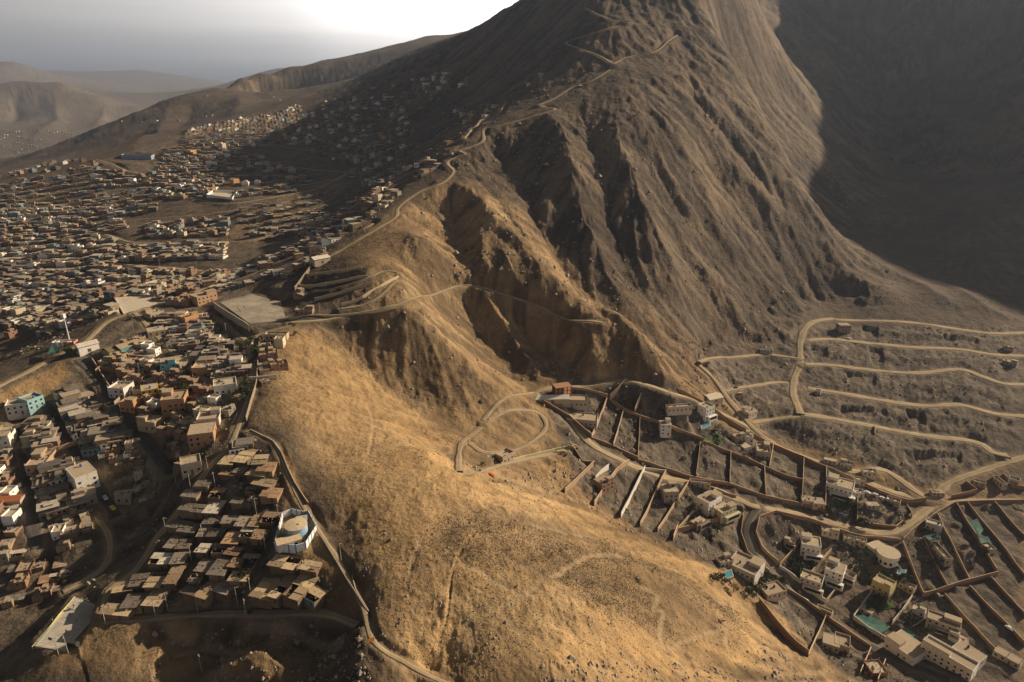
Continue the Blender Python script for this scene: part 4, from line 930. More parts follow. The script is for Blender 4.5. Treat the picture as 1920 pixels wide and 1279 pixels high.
# the remaining small ones, one mesh
V, Fc, Cl = [], [], []
def obox(x, y, z, rz, w, d, z0, z1_, cw, ct):
    c, s = math.cos(rz), math.sin(rz); n = len(V)
    for zz in (z0, z1_):
        for a, b_ in ((-w/2,-d/2),(w/2,-d/2),(w/2,d/2),(-w/2,d/2)): V.append((x+a*c-b_*s, y+a*s+b_*c, z+zz))
    Fc.extend([(n+4,n+5,n+6,n+7),(n,n+1,n+5,n+4),(n+1,n+2,n+6,n+5),(n+2,n+3,n+7,n+6),(n+3,n,n+4,n+7)]); Cl.extend([ct, cw, cw, cw, cw])
for s in farh:
    _, p, rz, sh, sc, ij, grp = s
    w = rn.uniform(6.5, 10); d = rn.uniform(5.5, 9); h = rn.choice([2.5, 2.7, 3, 3, 5.4]); z = gz(*p)-0.3
    cw = rn.choice([BRICK, TANB, GREY, DARKB, TANB, CREAM, WHITE, (0.15,0.22,0.25), (0.20,0.15,0.11), (0.13,0.11,0.10)]); ct = rn.choice([(0.42,0.35,0.26), (0.33,0.28,0.22), (0.22,0.19,0.17), (0.5,0.45,0.37), (0.14,0.13,0.13), (0.28,0.24,0.2)])
    obox(p[0], p[1], z, rz, w, d, -3, h, cw, ct)
    obox(p[0], p[1], z, rz, w+0.5, d+0.5, h+0.02, h+0.15, ct, ct)
    if rn.random() < 0.6: obox(p[0]+rn.uniform(-1.5,1.5), p[1]+rn.uniform(-1,1), z, rz, w*0.45, d*0.45, h+0.2, h+rn.uniform(0.6,2.4), cw, ct)
    c_, s_ = math.cos(rz), math.sin(rz)
    for q in (-0.28, 0.0, 0.28):       # openings in both long fronts
        for sg in (-1, 1):
            lx, ly = q*w, sg*(d/2+0.03); obox(p[0]+lx*c_-ly*s_, p[1]+lx*s_+ly*c_, z, rz, 1.1, 0.08, 0.7, 1.9, (0.03,0.03,0.03), (0.03,0.03,0.03))
hh = mesh_obj('hillside_houses', V, Fc, M['far'])
ca = hh.data.color_attributes.new('tint', 'FLOAT_COLOR', 'CORNER')
arr = np.repeat(np.array([(*c, 1) for c in Cl], dtype=np.float32), [len(f) for f in Fc], axis=0); ca.data.foreach_set('color', arr.ravel())
hh['kind'] = 'stuff'; hh['label'] = 'crowd of small brick and board houses covering the far hillsides'
# ------------------------------------------------------------------ walled plots on the right
TW = (0.40,0.29,0.19); BW = (0.30,0.19,0.12); WW = (0.66,0.62,0.54); DW = (0.22,0.15,0.10)
WL = [
 ([(1174,714),(1160,730),(1143,750)],3.2,TW,'tan wall running down from the top of the loop road, leftmost of three'),
 ([(1208,723),(1200,748),(1190,774)],3.2,TW,'tan wall second from left below the top bend of the loop road'),
 ([(1256,736),(1253,770),(1251,802)],3.0,BW,'dark wall third from left below the top bend of the loop road'),
 ([(1138,750),(1125,785),(1109,822)],3.6,TW,'high tan wall closing the warehouse yard on its right'),
 ([(1169,772),(1160,805),(1150,838)],3.2,TW,'pale topped wall between two empty plots right of the warehouses'),
 ([(1200,783),(1198,825),(1196,864)],3.0,DW,'thin dark wall left of the plot with earth heaps'),
 ([(1142,748),(1170,772),(1200,783),(1251,796),(1318,828)],2.6,BW,'long brown cross wall between the upper and middle plots'),
 ([(1109,822),(1149,838),(1196,864)],2.6,BW,'brown wall along the road under the warehouse plots'),
 ([(1072,730),(1102,733),(1140,747)],2.6,BW,'curved brown wall above the warehouse yard'),
 ([(1012,752),(1040,768),(1068,785),(1109,822)],3.0,BW,'shaded brown wall beside the loop road left of the warehouses'),
 ([(1114,873),(1086,899),(1059,925)],4.0,TW,'bright tan wall at the left edge of the hillside plots'),
 ([(1141,880),(1116,901)],4.0,WW,'short pale wall above the cluttered brick house'),
 ([(1179,870),(1155,888),(1134,920),(1114,949)],3.8,TW,'tan wall bending down right of the cluttered brick house'),
 ([(1209,882),(1186,927),(1164,971)],4.2,WW,'long white wall left of the brown dirt field'),
 ([(1248,889),(1224,938),(1200,987)],3.8,TW,'tan wall right of the brown dirt field'),
 ([(1294,904),(1264,950),(1233,997)],3.4,TW,'tan wall right of the grey two-storey house'),
 ([(1209,882),(1230,886),(1249,890)],3.4,WW,'white road wall with a gate at the head of the dirt field'),
 ([(1343,921),(1306,957),(1271,994)],3.0,TW,'tan wall running down left of the white villa with terraces'),
 ([(1270,994),(1262,1014)],4.5,TW,'short tan wall stub at the foot of the hillside plots'),
 ([(1271,998),(1325,984),(1380,970)],4.0,BW,'broad brown retaining wall under the white and cream villas'),
 ([(1296,903),(1340,920),(1380,934)],2.2,BW,'low brown wall on the near side of the main dirt road'),
 ([(1196,864),(1250,880),(1305,898),(1368,910),(1431,934),(1503,948),(1547,961)],2.6,BW,'long brown wall on the far side of the main dirt road'),
 ([(1313,832),(1309,865),(1305,897)],3.4,DW,'dark wall right of the heaps, left side of the stony plot'),
 ([(1370,849),(1369,880),(1368,909)],3.2,DW,'dark wall right of the round stony plot'),
 ([(1433,880),(1434,907),(1435,933)],3.2,BW,'brown wall between the pale rubble plot and the trench plot'),
 ([(1507,862),(1505,905),(1502,947)],3.4,BW,'brown wall left of the empty plot beside the pool villa'),
 ([(1549,881),(1548,920),(1546,957)],3.6,TW,'wall directly left of the large villa with the green canopy'),
 ([(1270,730),(1310,754),(1350,780),(1400,810),(1448,838),(1507,863),(1550,881),(1600,902),(1650,927),(1700,944),(1737,938)],3.4,BW,'very long brown wall following the wide road beneath the terraces'),
 ([(1318,830),(1371,852),(1433,879),(1505,904)],3.0,BW,'brown cross wall above the row of four stony plots'),
 ([(1450,836),(1442,880)],3.2,TW,'tan wall right of the tan roofed building beside the long wall'),
 ([(1425,971),(1454,962),(1515,976),(1572,998),(1620,1012),(1686,1016)],2.8,BW,'curved brown wall along the near side of the main road by the bend'),
 ([(1424,972),(1417,1001),(1428,1031),(1458,1061)],3.0,TW,'tan wall on the inside of the paved street bend'),
 ([(1394,966),(1389,1004),(1401,1038),(1441,1078)],3.0,BW,'wall on the outside of the paved street bend'),
 ([(1461,1065),(1505,1098),(1548,1132)],3.0,WW,'white front wall of the twin villas beside the paved street'),
 ([(1558,1034),(1534,1062),(1509,1091)],3.4,TW,'sunlit tan wall between the white cube villa and the twin villas'),
 ([(1602,1065),(1575,1098),(1549,1131)],3.6,TW,'tan wall on the right side of the twin villas'),
 ([(1515,1004),(1488,1034),(1461,1064)],3.0,BW,'dark wall left of the white cube villa'),
 ([(1636,1112),(1617,1137),(1599,1162)],3.4,CREAM,'cream wall left of the yellow house garden'),
 ([(1709,1122),(1691,1147),(1672,1172)],3.4,CREAM,'cream wall right of the yellow house garden'),
 ([(1599,1162),(1629,1182),(1659,1202)],3.2,WW,'pale front wall of the garden with the green net'),
 ([(1691,1018),(1710,1068),(1730,1118)],3.2,BW,'brown wall right of the round-ended white villa'),
 ([(1730,1120),(1775,1107),(1817,1093),(1870,1079)],3.6,BW,'broad brown wall closing the long plots at their lower ends'),
 ([(1730,1010),(1753,1059),(1777,1107)],2.8,DW,'dark wall left of the plot with the long shed'),
 ([(1757,965),(1787,1028),(1817,1092)],2.8,BW,'brown wall right of the plot with the long shed'),
 ([(1792,948),(1830,1010),(1867,1075)],3.2,BW,'brown wall left of the green net enclosures'),
 ([(1814,946),(1868,1015),(1922,1086)],2.8,BW,'brown wall right of the green net enclosures'),
 ([(1864,945),(1922,1012)],2.8,DW,'dark wall near the right picture edge below the main road'),
 ([(1693,1014),(1725,985),(1760,961),(1790,946),(1850,943),(1924,942)],2.6,BW,'brown wall along the near side of the road at far right'),
 ([(1770,1118),(1827,1180),(1884,1242)],2.6,BW,'brown wall left of the lower long plots'),
 ([(1817,1102),(1869,1157),(1922,1213)],2.6,BW,'brown wall in the middle of the lower long plots'),
 ([(1857,1085),(1922,1159)],2.6,BW,'brown wall right in the lower long plots'),
 ([(1473,1105),(1510,1130),(1548,1159),(1590,1188),(1632,1216)],2.8,BW,'brown wall on the near side of the paved street'),
 ([(1548,1159),(1532,1195),(1515,1232)],3.4,TW,'thin tan wall descending from the paved street to the golden hill'),
 ([(1423,1128),(1445,1160),(1468,1192),(1492,1213),(1515,1231)],4.5,BW,'curved retaining wall at the foot of the golden hill'),
 ([(1632,1219),(1612,1266)],3.0,TW,'tan wall left of the ruined roofless plot by the lower street'),
 ([(1659,1242),(1645,1279)],3.0,TW,'tan wall right of the ruined roofless plot by the lower street'),
 ([(1607,937),(1606,981),(1640,986),(1679,991),(1709,967),(1700,950)],2.6,BW,'wall enclosing the corner plot inside the main road bend'),
 ([(1810,904),(1830,924),(1783,934)],3.0,BW,'dark angled wall above the main road at upper right'),
 ([(1640,800),(1640,815)],2.0,BW,'short earth-coloured wall in the lowest terrace field'),
 ([(1880,890),(1900,915),(1925,918)],2.6,BW,'wall of the small plots at the right edge under the dirt road'),
]
for pxl, h, col, lab in WL: wall_line(pxl, h*0.9, col, lab, group='boundary walls of the valley plots', cope=(0.50,0.38,0.25) if col in (BW, DW) else None)
LW = [
 ([(600,482),(577,515),(553,546)],3.5,(0.22,0.17,0.12),'straight dark wall dropping from the crest track to the platform'),
 ([(402,578),(436,600),(468,622)],5.0,(0.40,0.36,0.30),'grey retaining wall below the levelled platform'),
 ([(540,600),(556,598),(590,592),(640,592),(720,584),(745,580)],1.6,(0.50,0.40,0.26),'low sunlit wall along the saddle road'),
 ([(470,808),(512,828),(528,850),(540,880),(552,905),(578,945)],1.0,(0.30,0.24,0.16),'low stone wall on the golden side of the upper dirt lane'),
 ([(600,1005),(625,1045),(655,1095),(690,1150)],0.9,(0.20,0.16,0.11),'low dark wall on the golden side of the lower dirt lane'),
 ([(488,640),(482,720),(462,790)],2.4,(0.28,0.22,0.16),'dark wall along the tree-lined lane'),
 ([(468,716),(520,712)],3.0,(0.56,0.46,0.32),'pale upper wall of the plot on the golden slope edge'),
 ([(180,700),(240,660)],2.5,(0.44,0.26,0.14),'brick wall across the school yard, upper side'),
 ([(172,675),(210,735)],2.5,(0.36,0.28,0.2),'wall of the school yard along the grey street'),
 ([(215,760),(270,700)],2.2,(0.36,0.28,0.2),'wall of the school yard, lower side'),
 ([(70,868),(145,835)],3.0,(0.42,0.28,0.18),'brick wall across the yard between the dark streets'),
 ([(62,1218),(101,1168),(140,1120)],0.6,(0.60,0.42,0.16),'low yellow kerb wall on the left side of the football court'),
 ([(940,870),(985,858),(1040,845),(1080,838)],1.6,(0.50,0.42,0.24),'low yellowish wall beside the track at the foot of the hill'),
 ([(1072,840),(1092,866),(1116,874)],2.2,BW,'dark wall curving round the head of the hillside plots'),
 ([(572,520),(610,514),(650,510),(678,504)],2.2,(0.42,0.33,0.22),'upper earth wall on the terraced knob'),
 ([(560,538),(610,536),(650,528),(690,520)],2.2,(0.45,0.35,0.23),'middle earth wall on the terraced knob'),
 ([(590,566),(640,552),(680,540),(700,530)],2.4,(0.38,0.29,0.19),'lower earth wall on the terraced knob'),
 ([(640,575),(680,560),(715,538),(748,520)],2.0,(0.48,0.38,0.25),'lowest wall along the short road up the knob'),
 ([(660,1080),(668,1110),(692,1150)],0.8,(0.3,0.24,0.16),'kerb of the lane near the orange banner'),
]
for pxl, h, col, lab in LW: wall_line(pxl, h, col, lab)

# villas and buildings of the valley: px, py, heading, w, d, h, colour, kind
V_ = [
 (1068,758,20,6,26,9,4.5,(0.40,0.36,0.30),'flat','long grey warehouse, upper of two, left of the high tan wall'),
 (1092,792,20,9,22,12,4.0,(0.42,0.38,0.32),'flat','wide grey warehouse, lower of two, left of the high tan wall'),
 (1246,813,10,0,8,7,8.5,WHITE,'room','small white three-storey house standing alone in the middle plots'),
 (1382,824,12,3,9,7,3.2,(0.45,0.36,0.28),'room','small brown house left of the tan roofed building'),
 (1404,826,8,4,6,7,4.5,(0.62,0.60,0.56),'room','pale narrow house beneath the long wall'),
 (1398,844,8,0,10,7,3.4,(0.55,0.50,0.42),'flat','cream house with terrace left of the tan roofed building'),
 (1429,852,12,3,10,15,5,(0.50,0.44,0.36),'flat','tan roofed oblong building beside the long wall'),
 (1404,778,12,-3,11,8,4,(0.56,0.50,0.42),'flat','small house with white walls above the rutted dirt road'),
 (1272,770,14,4,20,5,3.2,(0.56,0.50,0.42),'flat','long low pale building at the right of the upper plots'),
 (1131,915,12,-4,10,9,5.5,(0.36,0.24,0.16),'stub','brown brick house with cluttered roof between two tan walls'),
 (1254,934,14,3,10,10,7.5,(0.40,0.35,0.29),'room','grey two-storey house with pale roof, right of the dirt field'),
 (1312,912,16,5,14,4,3,(0.48,0.40,0.30),'flat','long low shed under the roadside wall'),
 (1328,952,18,-10,14,10,8,WHITE,'room','white stepped villa above the brown retaining wall'),
 (1356,966,18,-7,14,9,5.5,(0.58,0.52,0.36),'room','cream villa with clutter on its roof, right of the white one'),
 (1309,985,16,-7,10,6,3,(0.28,0.22,0.17),'flat','low dark-roofed annex left of the cream villa'),
 (1573,922,16,4,18,13,7,WHITE,'room','large white villa with broad tan roof beside the pool'),
 (1512,943,10,2,8,7,3.2,(0.50,0.44,0.35),'flat','small flat tan building, left of two by the main road'),
 (1532,947,10,2,8,8,3.2,(0.54,0.48,0.38),'flat','small flat pale building, right of two by the main road'),
 (1517,1034,16,6,12,11,7.5,WHITE,'room','white cube villa with dark glazed front near the street bend'),
 (1520,1097,14,9,13,9,5.5,(0.66,0.62,0.54),'flat','white villa with tan roof, left of the twin villas'),
 (1563,1085,14,8,11,11,8.5,WHITE,'stub','white three-storey villa, right of the twin villas'),
 (1653,1112,14,8,11,9,8,(0.56,0.50,0.24),'room','yellow house with roof terrace and tanks'),
 (1396,1075,14,10,18,16,6.5,(0.60,0.58,0.54),'flat','large white building with wide tan roof beside the golden hill'),
 (1357,1058,10,3,9,6,3,(0.50,0.46,0.38),'flat','small pale outbuilding left of the large tan roof'),
 (1447,1112,14,9,14,9,2.8,(0.55,0.46,0.34),'flat','flat pale terrace building below the dark tree'),
 (1698,1222,16,11,17,15,5,WHITE,'flat','white gated building with broad roof terrace by the lower street'),
 (1775,1245,20,7,26,9,7,WHITE,'room','long white building with bent front at the lower right'),
 (1812,1240,14,9,14,10,6.5,(0.66,0.63,0.57),'flat','white flat roofed wing at the end of the long white building'),
 (1766,1178,20,8,17,8,5.5,(0.48,0.40,0.30),'room','beige villa with stepped roof above the long white building'),
 (1557,1210,14,6,9,9,3.6,(0.46,0.40,0.31),'flat','left half of the flat roofed pair below the paved street'),
 (1577,1212,14,6,8,10,3.6,(0.48,0.42,0.32),'flat','right half of the flat roofed pair below the paved street'),
 (1749,992,14,5,10,6,4.5,(0.62,0.60,0.56),'flat','white pavilion with four openings beside the main road'),
 (1762,1042,8,14,18,5,3.2,(0.48,0.42,0.33),'flat','long narrow shed with pale roof in the long plots'),
 (1592,1016,12,4,8,5,2.8,(0.46,0.40,0.30),'flat','small shed row, left one, below the roadside wall'),
 (1612,1020,12,4,7,5,2.8,(0.50,0.44,0.34),'flat','small shed row, right one, below the roadside wall'),
 (1580,620,14,1,12,9,6.5,(0.30,0.27,0.23),'stub','dark unfinished frame house under the topmost terrace road'),
 (1893,684,16,6,12,5,3,(0.46,0.42,0.36),'flat','small grey house in the terraces at the right edge'),
 (1436,661,14,2,12,4,2.4,(0.5,0.46,0.40),'flat','tiny pale hut in the notch above the short terrace road'),
 (946,862,14,-4,10,7,3.6,(0.44,0.36,0.28),'flat','hut with light pitched roof beside the circling track'),
 (1888,1238,14,8,13,6,3.2,(0.50,0.44,0.35),'flat','pale roofed shed at the lower right edge'),
 (1533,739,8,2,5,4,2.6,(0.58,0.55,0.48),'flat','small white hut at the left end of the fourth terrace road'),
 (1384,748,10,0,7,5,2.4,(0.40,0.28,0.19),'flat','small ruined brown hut beside the rutted dirt road'),
 (1556,868,10,3,9,4,2.6,(0.5,0.46,0.4),'flat','first small hut above the long wall from the left'),
 (1586,876,10,3,9,5,2.8,(0.52,0.48,0.42),'flat','second small hut above the long wall from the left'),
 (1628,890,10,3,10,5,2.6,(0.55,0.5,0.4),'flat','third small hut above the long wall from the left'),
 (1674,945,12,5,9,6,2.8,(0.50,0.42,0.30),'flat','straw-coloured shed in the corner plot of the main road bend'),
 (1634,952,12,2,9,5,2.8,(0.46,0.4,0.3),'flat','small tan shed in the middle of the corner plot'),
 (1608,928,9,3,7,6,2.6,(0.62,0.6,0.56),'flat','white box shed at the top of the corner plot'),
 (1756,928,12,0,9,5,2.8,(0.55,0.48,0.34),'flat','pale hut above the main road at the junction'),
 (1872,908,8,9,12,4,2.6,(0.52,0.45,0.32),'flat','long pale shed in the small plots at the right edge'),
 (1900,906,8,3,7,5,3,(0.55,0.53,0.5),'flat','white box house in the small plots at the right edge'),
 (1850,1032,9,9,8,6,2.8,(0.46,0.4,0.32),'flat','pale shed beside the green nets'),
 (1700,1105,14,8,9,5,2.8,(0.42,0.33,0.25),'flat','brown annex right of the yellow house'),
 (1322,782,14,3,10,9,9,WHITE,'stub','white three-storey villa with green lawn beside it'),
 (1890,655,14,5,8,4,2.5,(0.4,0.34,0.26),'flat','low brown hut above the grey one in the terraces'),
 (1555,1000,14,6,11,7,2.5,(0.50,0.42,0.31),'stub','roofless house with rubble below the roadside wall'),
 (1722,1150,10,5,7,4,2.6,(0.7,0.7,0.68),'flat','tiny white box hut alone on the dark plot below the brown wall'),
 (1795,1205,14,6,10,5,3,(0.55,0.5,0.42),'flat','low pale pool house above the long white building'),
 (1590,1085,12,8,8,6,3,(0.5,0.44,0.36),'flat','small tan annex tucked right of the three-storey villa'),
 (1480,1022,10,4,7,5,2.8,(0.42,0.35,0.27),'flat','small brown gatehouse left of the white cube villa'),
 (1610,905,9,3,8,5,2.6,(0.48,0.4,0.3),'flat','small brown hut between the long wall and the corner plot'),
 (1835,910,9,3,8,4,2.5,(0.42,0.34,0.26),'flat','low brown hut left of the small plots at the right edge'),
 (1545,1150,12,7,9,3,2.6,(0.55,0.46,0.35),'flat','pale gatehouse on the near side of the paved street'),
 (1625,1150,10,5,7,5,3,(0.58,0.5,0.38),'flat','cream guard hut at the corner of the yellow house garden'),
 (1640,1258,10,12,9,9,2.2,(0.40,0.24,0.15),'stub','ruined roofless brick rooms by the lower street'),
]
for (px, py, dx, dy, w, d, h, col, kind, lab) in V_:
    loc, rz = place(px, py, dx, dy); z = loc[2]+0.4
    nm = 'villa' if 'villa' in lab else 'warehouse' if 'warehouse' in lab else 'hut' if 'hut' in lab or 'shed' in lab else 'house'
    r = empty(nm, (loc[0], loc[1], z), rz); make_house(w*0.95, d*0.95, h, col, kind, rn, root=r); tag(r, lab, nm)
    if 'villa' in lab: boxes('terrace', [(-w*0.3,w*0.6,-d*0.75,-d/2-0.05,-1.5,2.7)], M['paint'], r, tuple(v*0.95 for v in col)); boxes('glazed_door', [(-w*0.2,w*0.5,-d*0.75-0.06,-d*0.75-0.01,0.3,2.2)], M['glass'], r)
# brick skeleton building with a grid of openings
loc, rz = place(1053, 742, 14, 0); r = empty('unfinished_building', loc, rz); tag(r, 'unfinished red brick building with a grid of empty openings', 'building')
for s in range(4):
    if s < 3:
        for k in range(5): boxes('column', [(-6+k*2.8,-6+k*2.8+0.9,-4,-3.4,s*2.8-1,s*2.8+2.5)], M['paint'], r, (0.34,0.17,0.10))
    boxes('floor_slab', [(-6,6.2,-4.05,4,s*2.8+2.5-2.8,s*2.8+2.8-2.8)], M['paint'], r, (0.40,0.22,0.13))
boxes('back_wall', [(-6,6.2,3.5,4,-1,8)], M['paint'], r, (0.26,0.14,0.09))
# pitched pale roofs
def gable(px, py, dx, dy, w, d, h, label, rc, name='shed', slope=1.6, wc=(0.45,0.38,0.30)):
    loc, rz = place(px, py, dx, dy); r = empty(name, loc, rz); tag(r, label, 'shed')
    boxes('wall', [(-w/2,w/2,-d/2,d/2,-2,h)], M['paint'], r, wc); boxes('door', [(-1,1,-d/2-0.06,-d/2-0.01,0,2.2)], M['wood'], r)
    for sg in (-1, 1):
        V = [(-w/2-0.4,sg*(d/2+0.5),h-0.1),(w/2+0.4,sg*(d/2+0.5),h-0.1),(w/2+0.4,0,h+slope),(-w/2-0.4,0,h+slope)]; V += [(a,b_,c+0.12) for a,b_,c in V]
        o = mesh_obj('roof_panel', V, [(3,2,1,0),(4,5,6,7),(0,1,5,4),(1,2,6,5),(2,3,7,6),(3,0,4,7)], M['sheet'], r); o.color = (*rc, 1)
gable(1035,752,20,9,24,7,3.2,'long shed with bright white roof at the tip of the warehouse yard',(0.85,0.84,0.80))
gable(1336,750,16,4,13,9,3.2,'shed with bright pale folded roof beside the rutted dirt road',(0.82,0.76,0.62))
gable(600,492,14,-5,14,9,4,'hall with bright white roof at the head of the straight dark wall',(0.8,0.77,0.7))
gable(165,657,14,-5,12,7,4.5,'white hall with sloped roof at the start of the long grey street',(0.74,0.70,0.62),wc=WHITE)
gable(240,655,14,-6,14,10,3.5,'school hall with teal-edged tan roofs',(0.42,0.34,0.24),wc=(0.12,0.32,0.32))
gable(212,663,14,-6,9,10,3.5,'school hall with dark brown roof left of the teal-edged one',(0.16,0.12,0.09),wc=(0.4,0.34,0.2))
gable(15,945,14,-3,14,5,3,'shed with bright orange-red roof left of the leftmost dark street',(0.62,0.16,0.06))
gable(240,690,12,-4,8,5,2.8,'small white-walled pavilion in the school yard',(0.36,0.3,0.24),wc=WHITE)
# lawns, pools, nets
def flat_patch(pxl, mt, label, name, cat, lift=0.12, kind=None):
    P = [hit(*q) for q in pxl]; o0 = P[0]; cx = sum(p[0] for p in P)/len(P); cy = sum(p[1] for p in P)/len(P)
    rim = [(p[0]-o0[0], p[1]-o0[1], p[2]-o0[2]+lift) for p in P]; rim2 = [(a, b_, c-1.0) for a, b_, c in rim]; V = rim+rim2; n = len(P)
    o = mesh_obj(name, V, [tuple(range(n))]+[(k, k+n, (k+1) % n+n, (k+1) % n) for k in range(n)], mt); o.location = o0
    if kind: o['kind'] = kind; o['label'] = label
    else: tag(o, label, cat)
    return o
flat_patch([(1333,806),(1345,806),(1348,818),(1335,816)], M['lawn'], 'bright green upper lawn of the white three-storey villa', 'lawn', 'lawn', 0.5, 'stuff')
flat_patch([(1319,821),(1350,822),(1356,836),(1321,828)], M['lawn'], 'bright green lower lawn of the white three-storey villa', 'lawn', 'lawn', 0.5, 'stuff')
flat_patch([(1556,940),(1592,945),(1592,960),(1556,955)], M['lawn'], 'dark green garden in front of the large white villa', 'lawn', 'lawn', 0.3, 'stuff')
flat_patch([(1480,1068),(1506,1066),(1512,1078),(1492,1086)], M['lawn'], 'dark garden below the white cube villa', 'lawn', 'lawn', 0.3, 'stuff')
flat_patch([(1655,1070),(1680,1082),(1690,1092),(1660,1088)], M['lawn'], 'green lawn below the round-ended villa', 'lawn', 'lawn', 0.3, 'stuff')
flat_patch([(1640,1125),(1668,1128),(1680,1140),(1650,1145)], M['lawn'], 'dark garden in front of the yellow house', 'lawn', 'lawn', 0.3, 'stuff')
def pool(pxl, label, mt=None):
    P = [hit(*q) for q in pxl]; c = [sum(p[k] for p in P)/len(P) for k in range(3)]; c[2] = max(p[2] for p in P)+0.3
    r = empty('swimming_pool', tuple(c)); tag(r, label, 'pool'); L = [(p[0]-c[0], p[1]-c[1]) for p in P]; n = len(L)
    V = [(a*1.0, b_*1.0, 0) for a, b_ in L]+[(a*1.25, b_*1.25, 0) for a, b_ in L]+[(a*1.25, b_*1.25, -2) for a, b_ in L]+[(a, b_, -0.4) for a, b_ in L]
    d_ = mesh_obj('pool_deck', V, [(k, (k+1) % n, n+(k+1) % n, n+k) for k in range(n)]+[(n+k, n+(k+1) % n, 2*n+(k+1) % n, 2*n+k) for k in range(n)]+[(k, 3*n+k, 3*n+(k+1) % n, (k+1) % n) for k in range(n)], M['concrete'], r)
    mesh_obj('water', [(a, b_, -0.18) for a, b_ in L], [tuple(range(n))], M['pool'], r)
pool([(1684,1070),(1698,1072),(1694,1082),(1682,1078)], 'blue pool beside the round-ended white villa')
pool([(1592,918),(1604,920),(1604,932),(1594,930)], 'narrow blue pool right of the large white villa')
pool([(1358,1074),(1370,1074),(1373,1086),(1361,1086)], 'oval blue pool left of the building with the wide tan roof')
pool([(1763,1210),(1780,1212),(1778,1218),(1764,1217)], 'triangular blue pool behind the long white building')
pool([(1315,797),(1330,798),(1330,806),(1316,806)], 'small blue pool beside the lawn of the white three-storey villa')
def net(pxl, label, h=3.0):
    P = [hit(*q) for q in pxl]; c = P[0]; r = empty('shade_net', c); tag(r, label, 'shade net'); n = len(P)
    V = [(p[0]-c[0], p[1]-c[1], p[2]-c[2]+h+(0.4 if k % 2 else -0.2)) for k, p in enumerate(P)]
    mx = [sum(v[k] for v in V)/n for k in range(3)]; V.append((mx[0], mx[1], mx[2]-0.5)); V += [(a, b_, c_-0.04) for a, b_, c_ in V]
    mesh_obj('net', V, [(k, (k+1) % n, n) for k in range(n)]+[((k+1) % n+n+1, k+n+1, 2*n+1) for k in range(n)], M['net'], r)
    for v in V[:n]:
        boxes('post', [(v[0]-0.08, v[0]+0.08, v[1]-0.08, v[1]+0.08, v[2]-h-1, v[2])], M['wood'], r)
net([(1552,886),(1565,889),(1567,899),(1552,896)], 'bright green canopy above the large white villa')
net([(1815,985),(1830,980),(1842,1000),(1835,1012),(1820,1003)], 'pale green net, upper of two, in the long plots')
net([(1832,1012),(1850,1014),(1858,1026),(1836,1026)], 'dark green net, lower of two, in the long plots')
net([(1603,1160),(1625,1158),(1668,1180),(1650,1196),(1622,1180)], 'long turquoise green net inside the front wall of the yellow house', 2.4)
net([(1731,1011),(1756,1008),(1762,1018),(1738,1020)], 'green net under the white pavilion')
net([(1686,1188),(1694,1184),(1720,1200),(1714,1206)], 'green awning on the pergola above the gated building')
net([(430,945),(446,942),(447,950),(431,953)], 'small green cloth over a shack yard', 2.6)
net([(90,672),(100,655),(114,660),(112,672)], 'turquoise cloth roof in the dark valley behind the shelf', 3)
# round-ended villa
loc, rz = place(1662, 1052, 14, 8); r = empty('villa', (loc[0], loc[1], loc[2]+0.5), rz); tag(r, 'white villa with a rounded end and tan roof beside the pool', 'villa')
prism('wall', 14, 6.5, 6.5, -3, 6.2, M['paint'], r, WHITE); prism('roof_slab', 14, 7.0, 7.0, 6.21, 6.5, M['paint'], r, (0.50,0.42,0.31))
boxes('wing', [(-12,-2,-4.5,5,-3,5.4)], M['paint'], r, WHITE); boxes('wing_roof', [(-12.4,-2,-4.9,5.4,5.41,5.7)], M['paint'], r, (0.52,0.44,0.33))
for k in range(5):
    a = math.pi*(1.25+k*0.14); boxes('window', [(6.5*math.cos(a)-0.7, 6.5*math.cos(a)+0.7, 6.5*math.sin(a)-0.3, 6.5*math.sin(a)+0.3, 1, 2.6)], M['glass'], r)
# ------------------------------------------------------------------ water reservoir compound
def local_frame(px, py, dx, dy):
    loc, rz = place(px, py, dx, dy); return loc, rz
comp = [(517,1036),(531,972),(548,962),(566,962),(578,960),(594,992),(574,1030),(556,1037)]
CW = [hit(*q) for q in comp]; zc = sum(p[2] for p in CW)/len(CW); cx = sum(p[0] for p in CW)/len(CW); cy = sum(p[1] for p in CW)/len(CW)
r = empty('compound_wall', (cx, cy, zc)); tag(r, 'blue and white panelled wall around the water reservoir', 'wall')
L = [(p[0]-cx, p[1]-cy) for p in CW]
for k in range(len(L)):
    a = Vector((*L[k], 0)); b_ = Vector((*L[(k+1) % len(L)], 0)); l = (b_-a).length; n = max(1, round(l/3.2)); d = (b_-a)/n; t = d.normalized(); nn = Vector((t.y, -t.x, 0))
    for i in range(n):
        p0 = a+d*i; p1 = a+d*(i+1); e = t*0.25
        def slab(name, q0, q1, z0, z1_, th, col):
            V = [tuple(q0+nn*th+Vector((0,0,z0))), tuple(q1+nn*th+Vector((0,0,z0))), tuple(q1-nn*th+Vector((0,0,z0))), tuple(q0-nn*th+Vector((0,0,z0)))]
            V += [(v[0], v[1], v[2]+z1_-z0) for v in V]
            o = mesh_obj(name, V, [(3,2,1,0),(4,5,6,7),(0,1,5,4),(1,2,6,5),(2,3,7,6),(3,0,4,7)], M['paint'], r); o.color = (*col, 1)
        slab('wall_panel', p0+e, p1-e, -1.5, 2.7, 0.12, (0.74,0.76,0.78)); slab('pillar', p0-e*0.98, p0+e*0.98, -1.5, 2.85, 0.2, (0.13,0.24,0.42))
pt = hit(557, 1003); r = empty('water_reservoir', (pt[0], pt[1], zc)); tag(r, 'round blue water reservoir with pale domed top inside the compound', 'water tank')
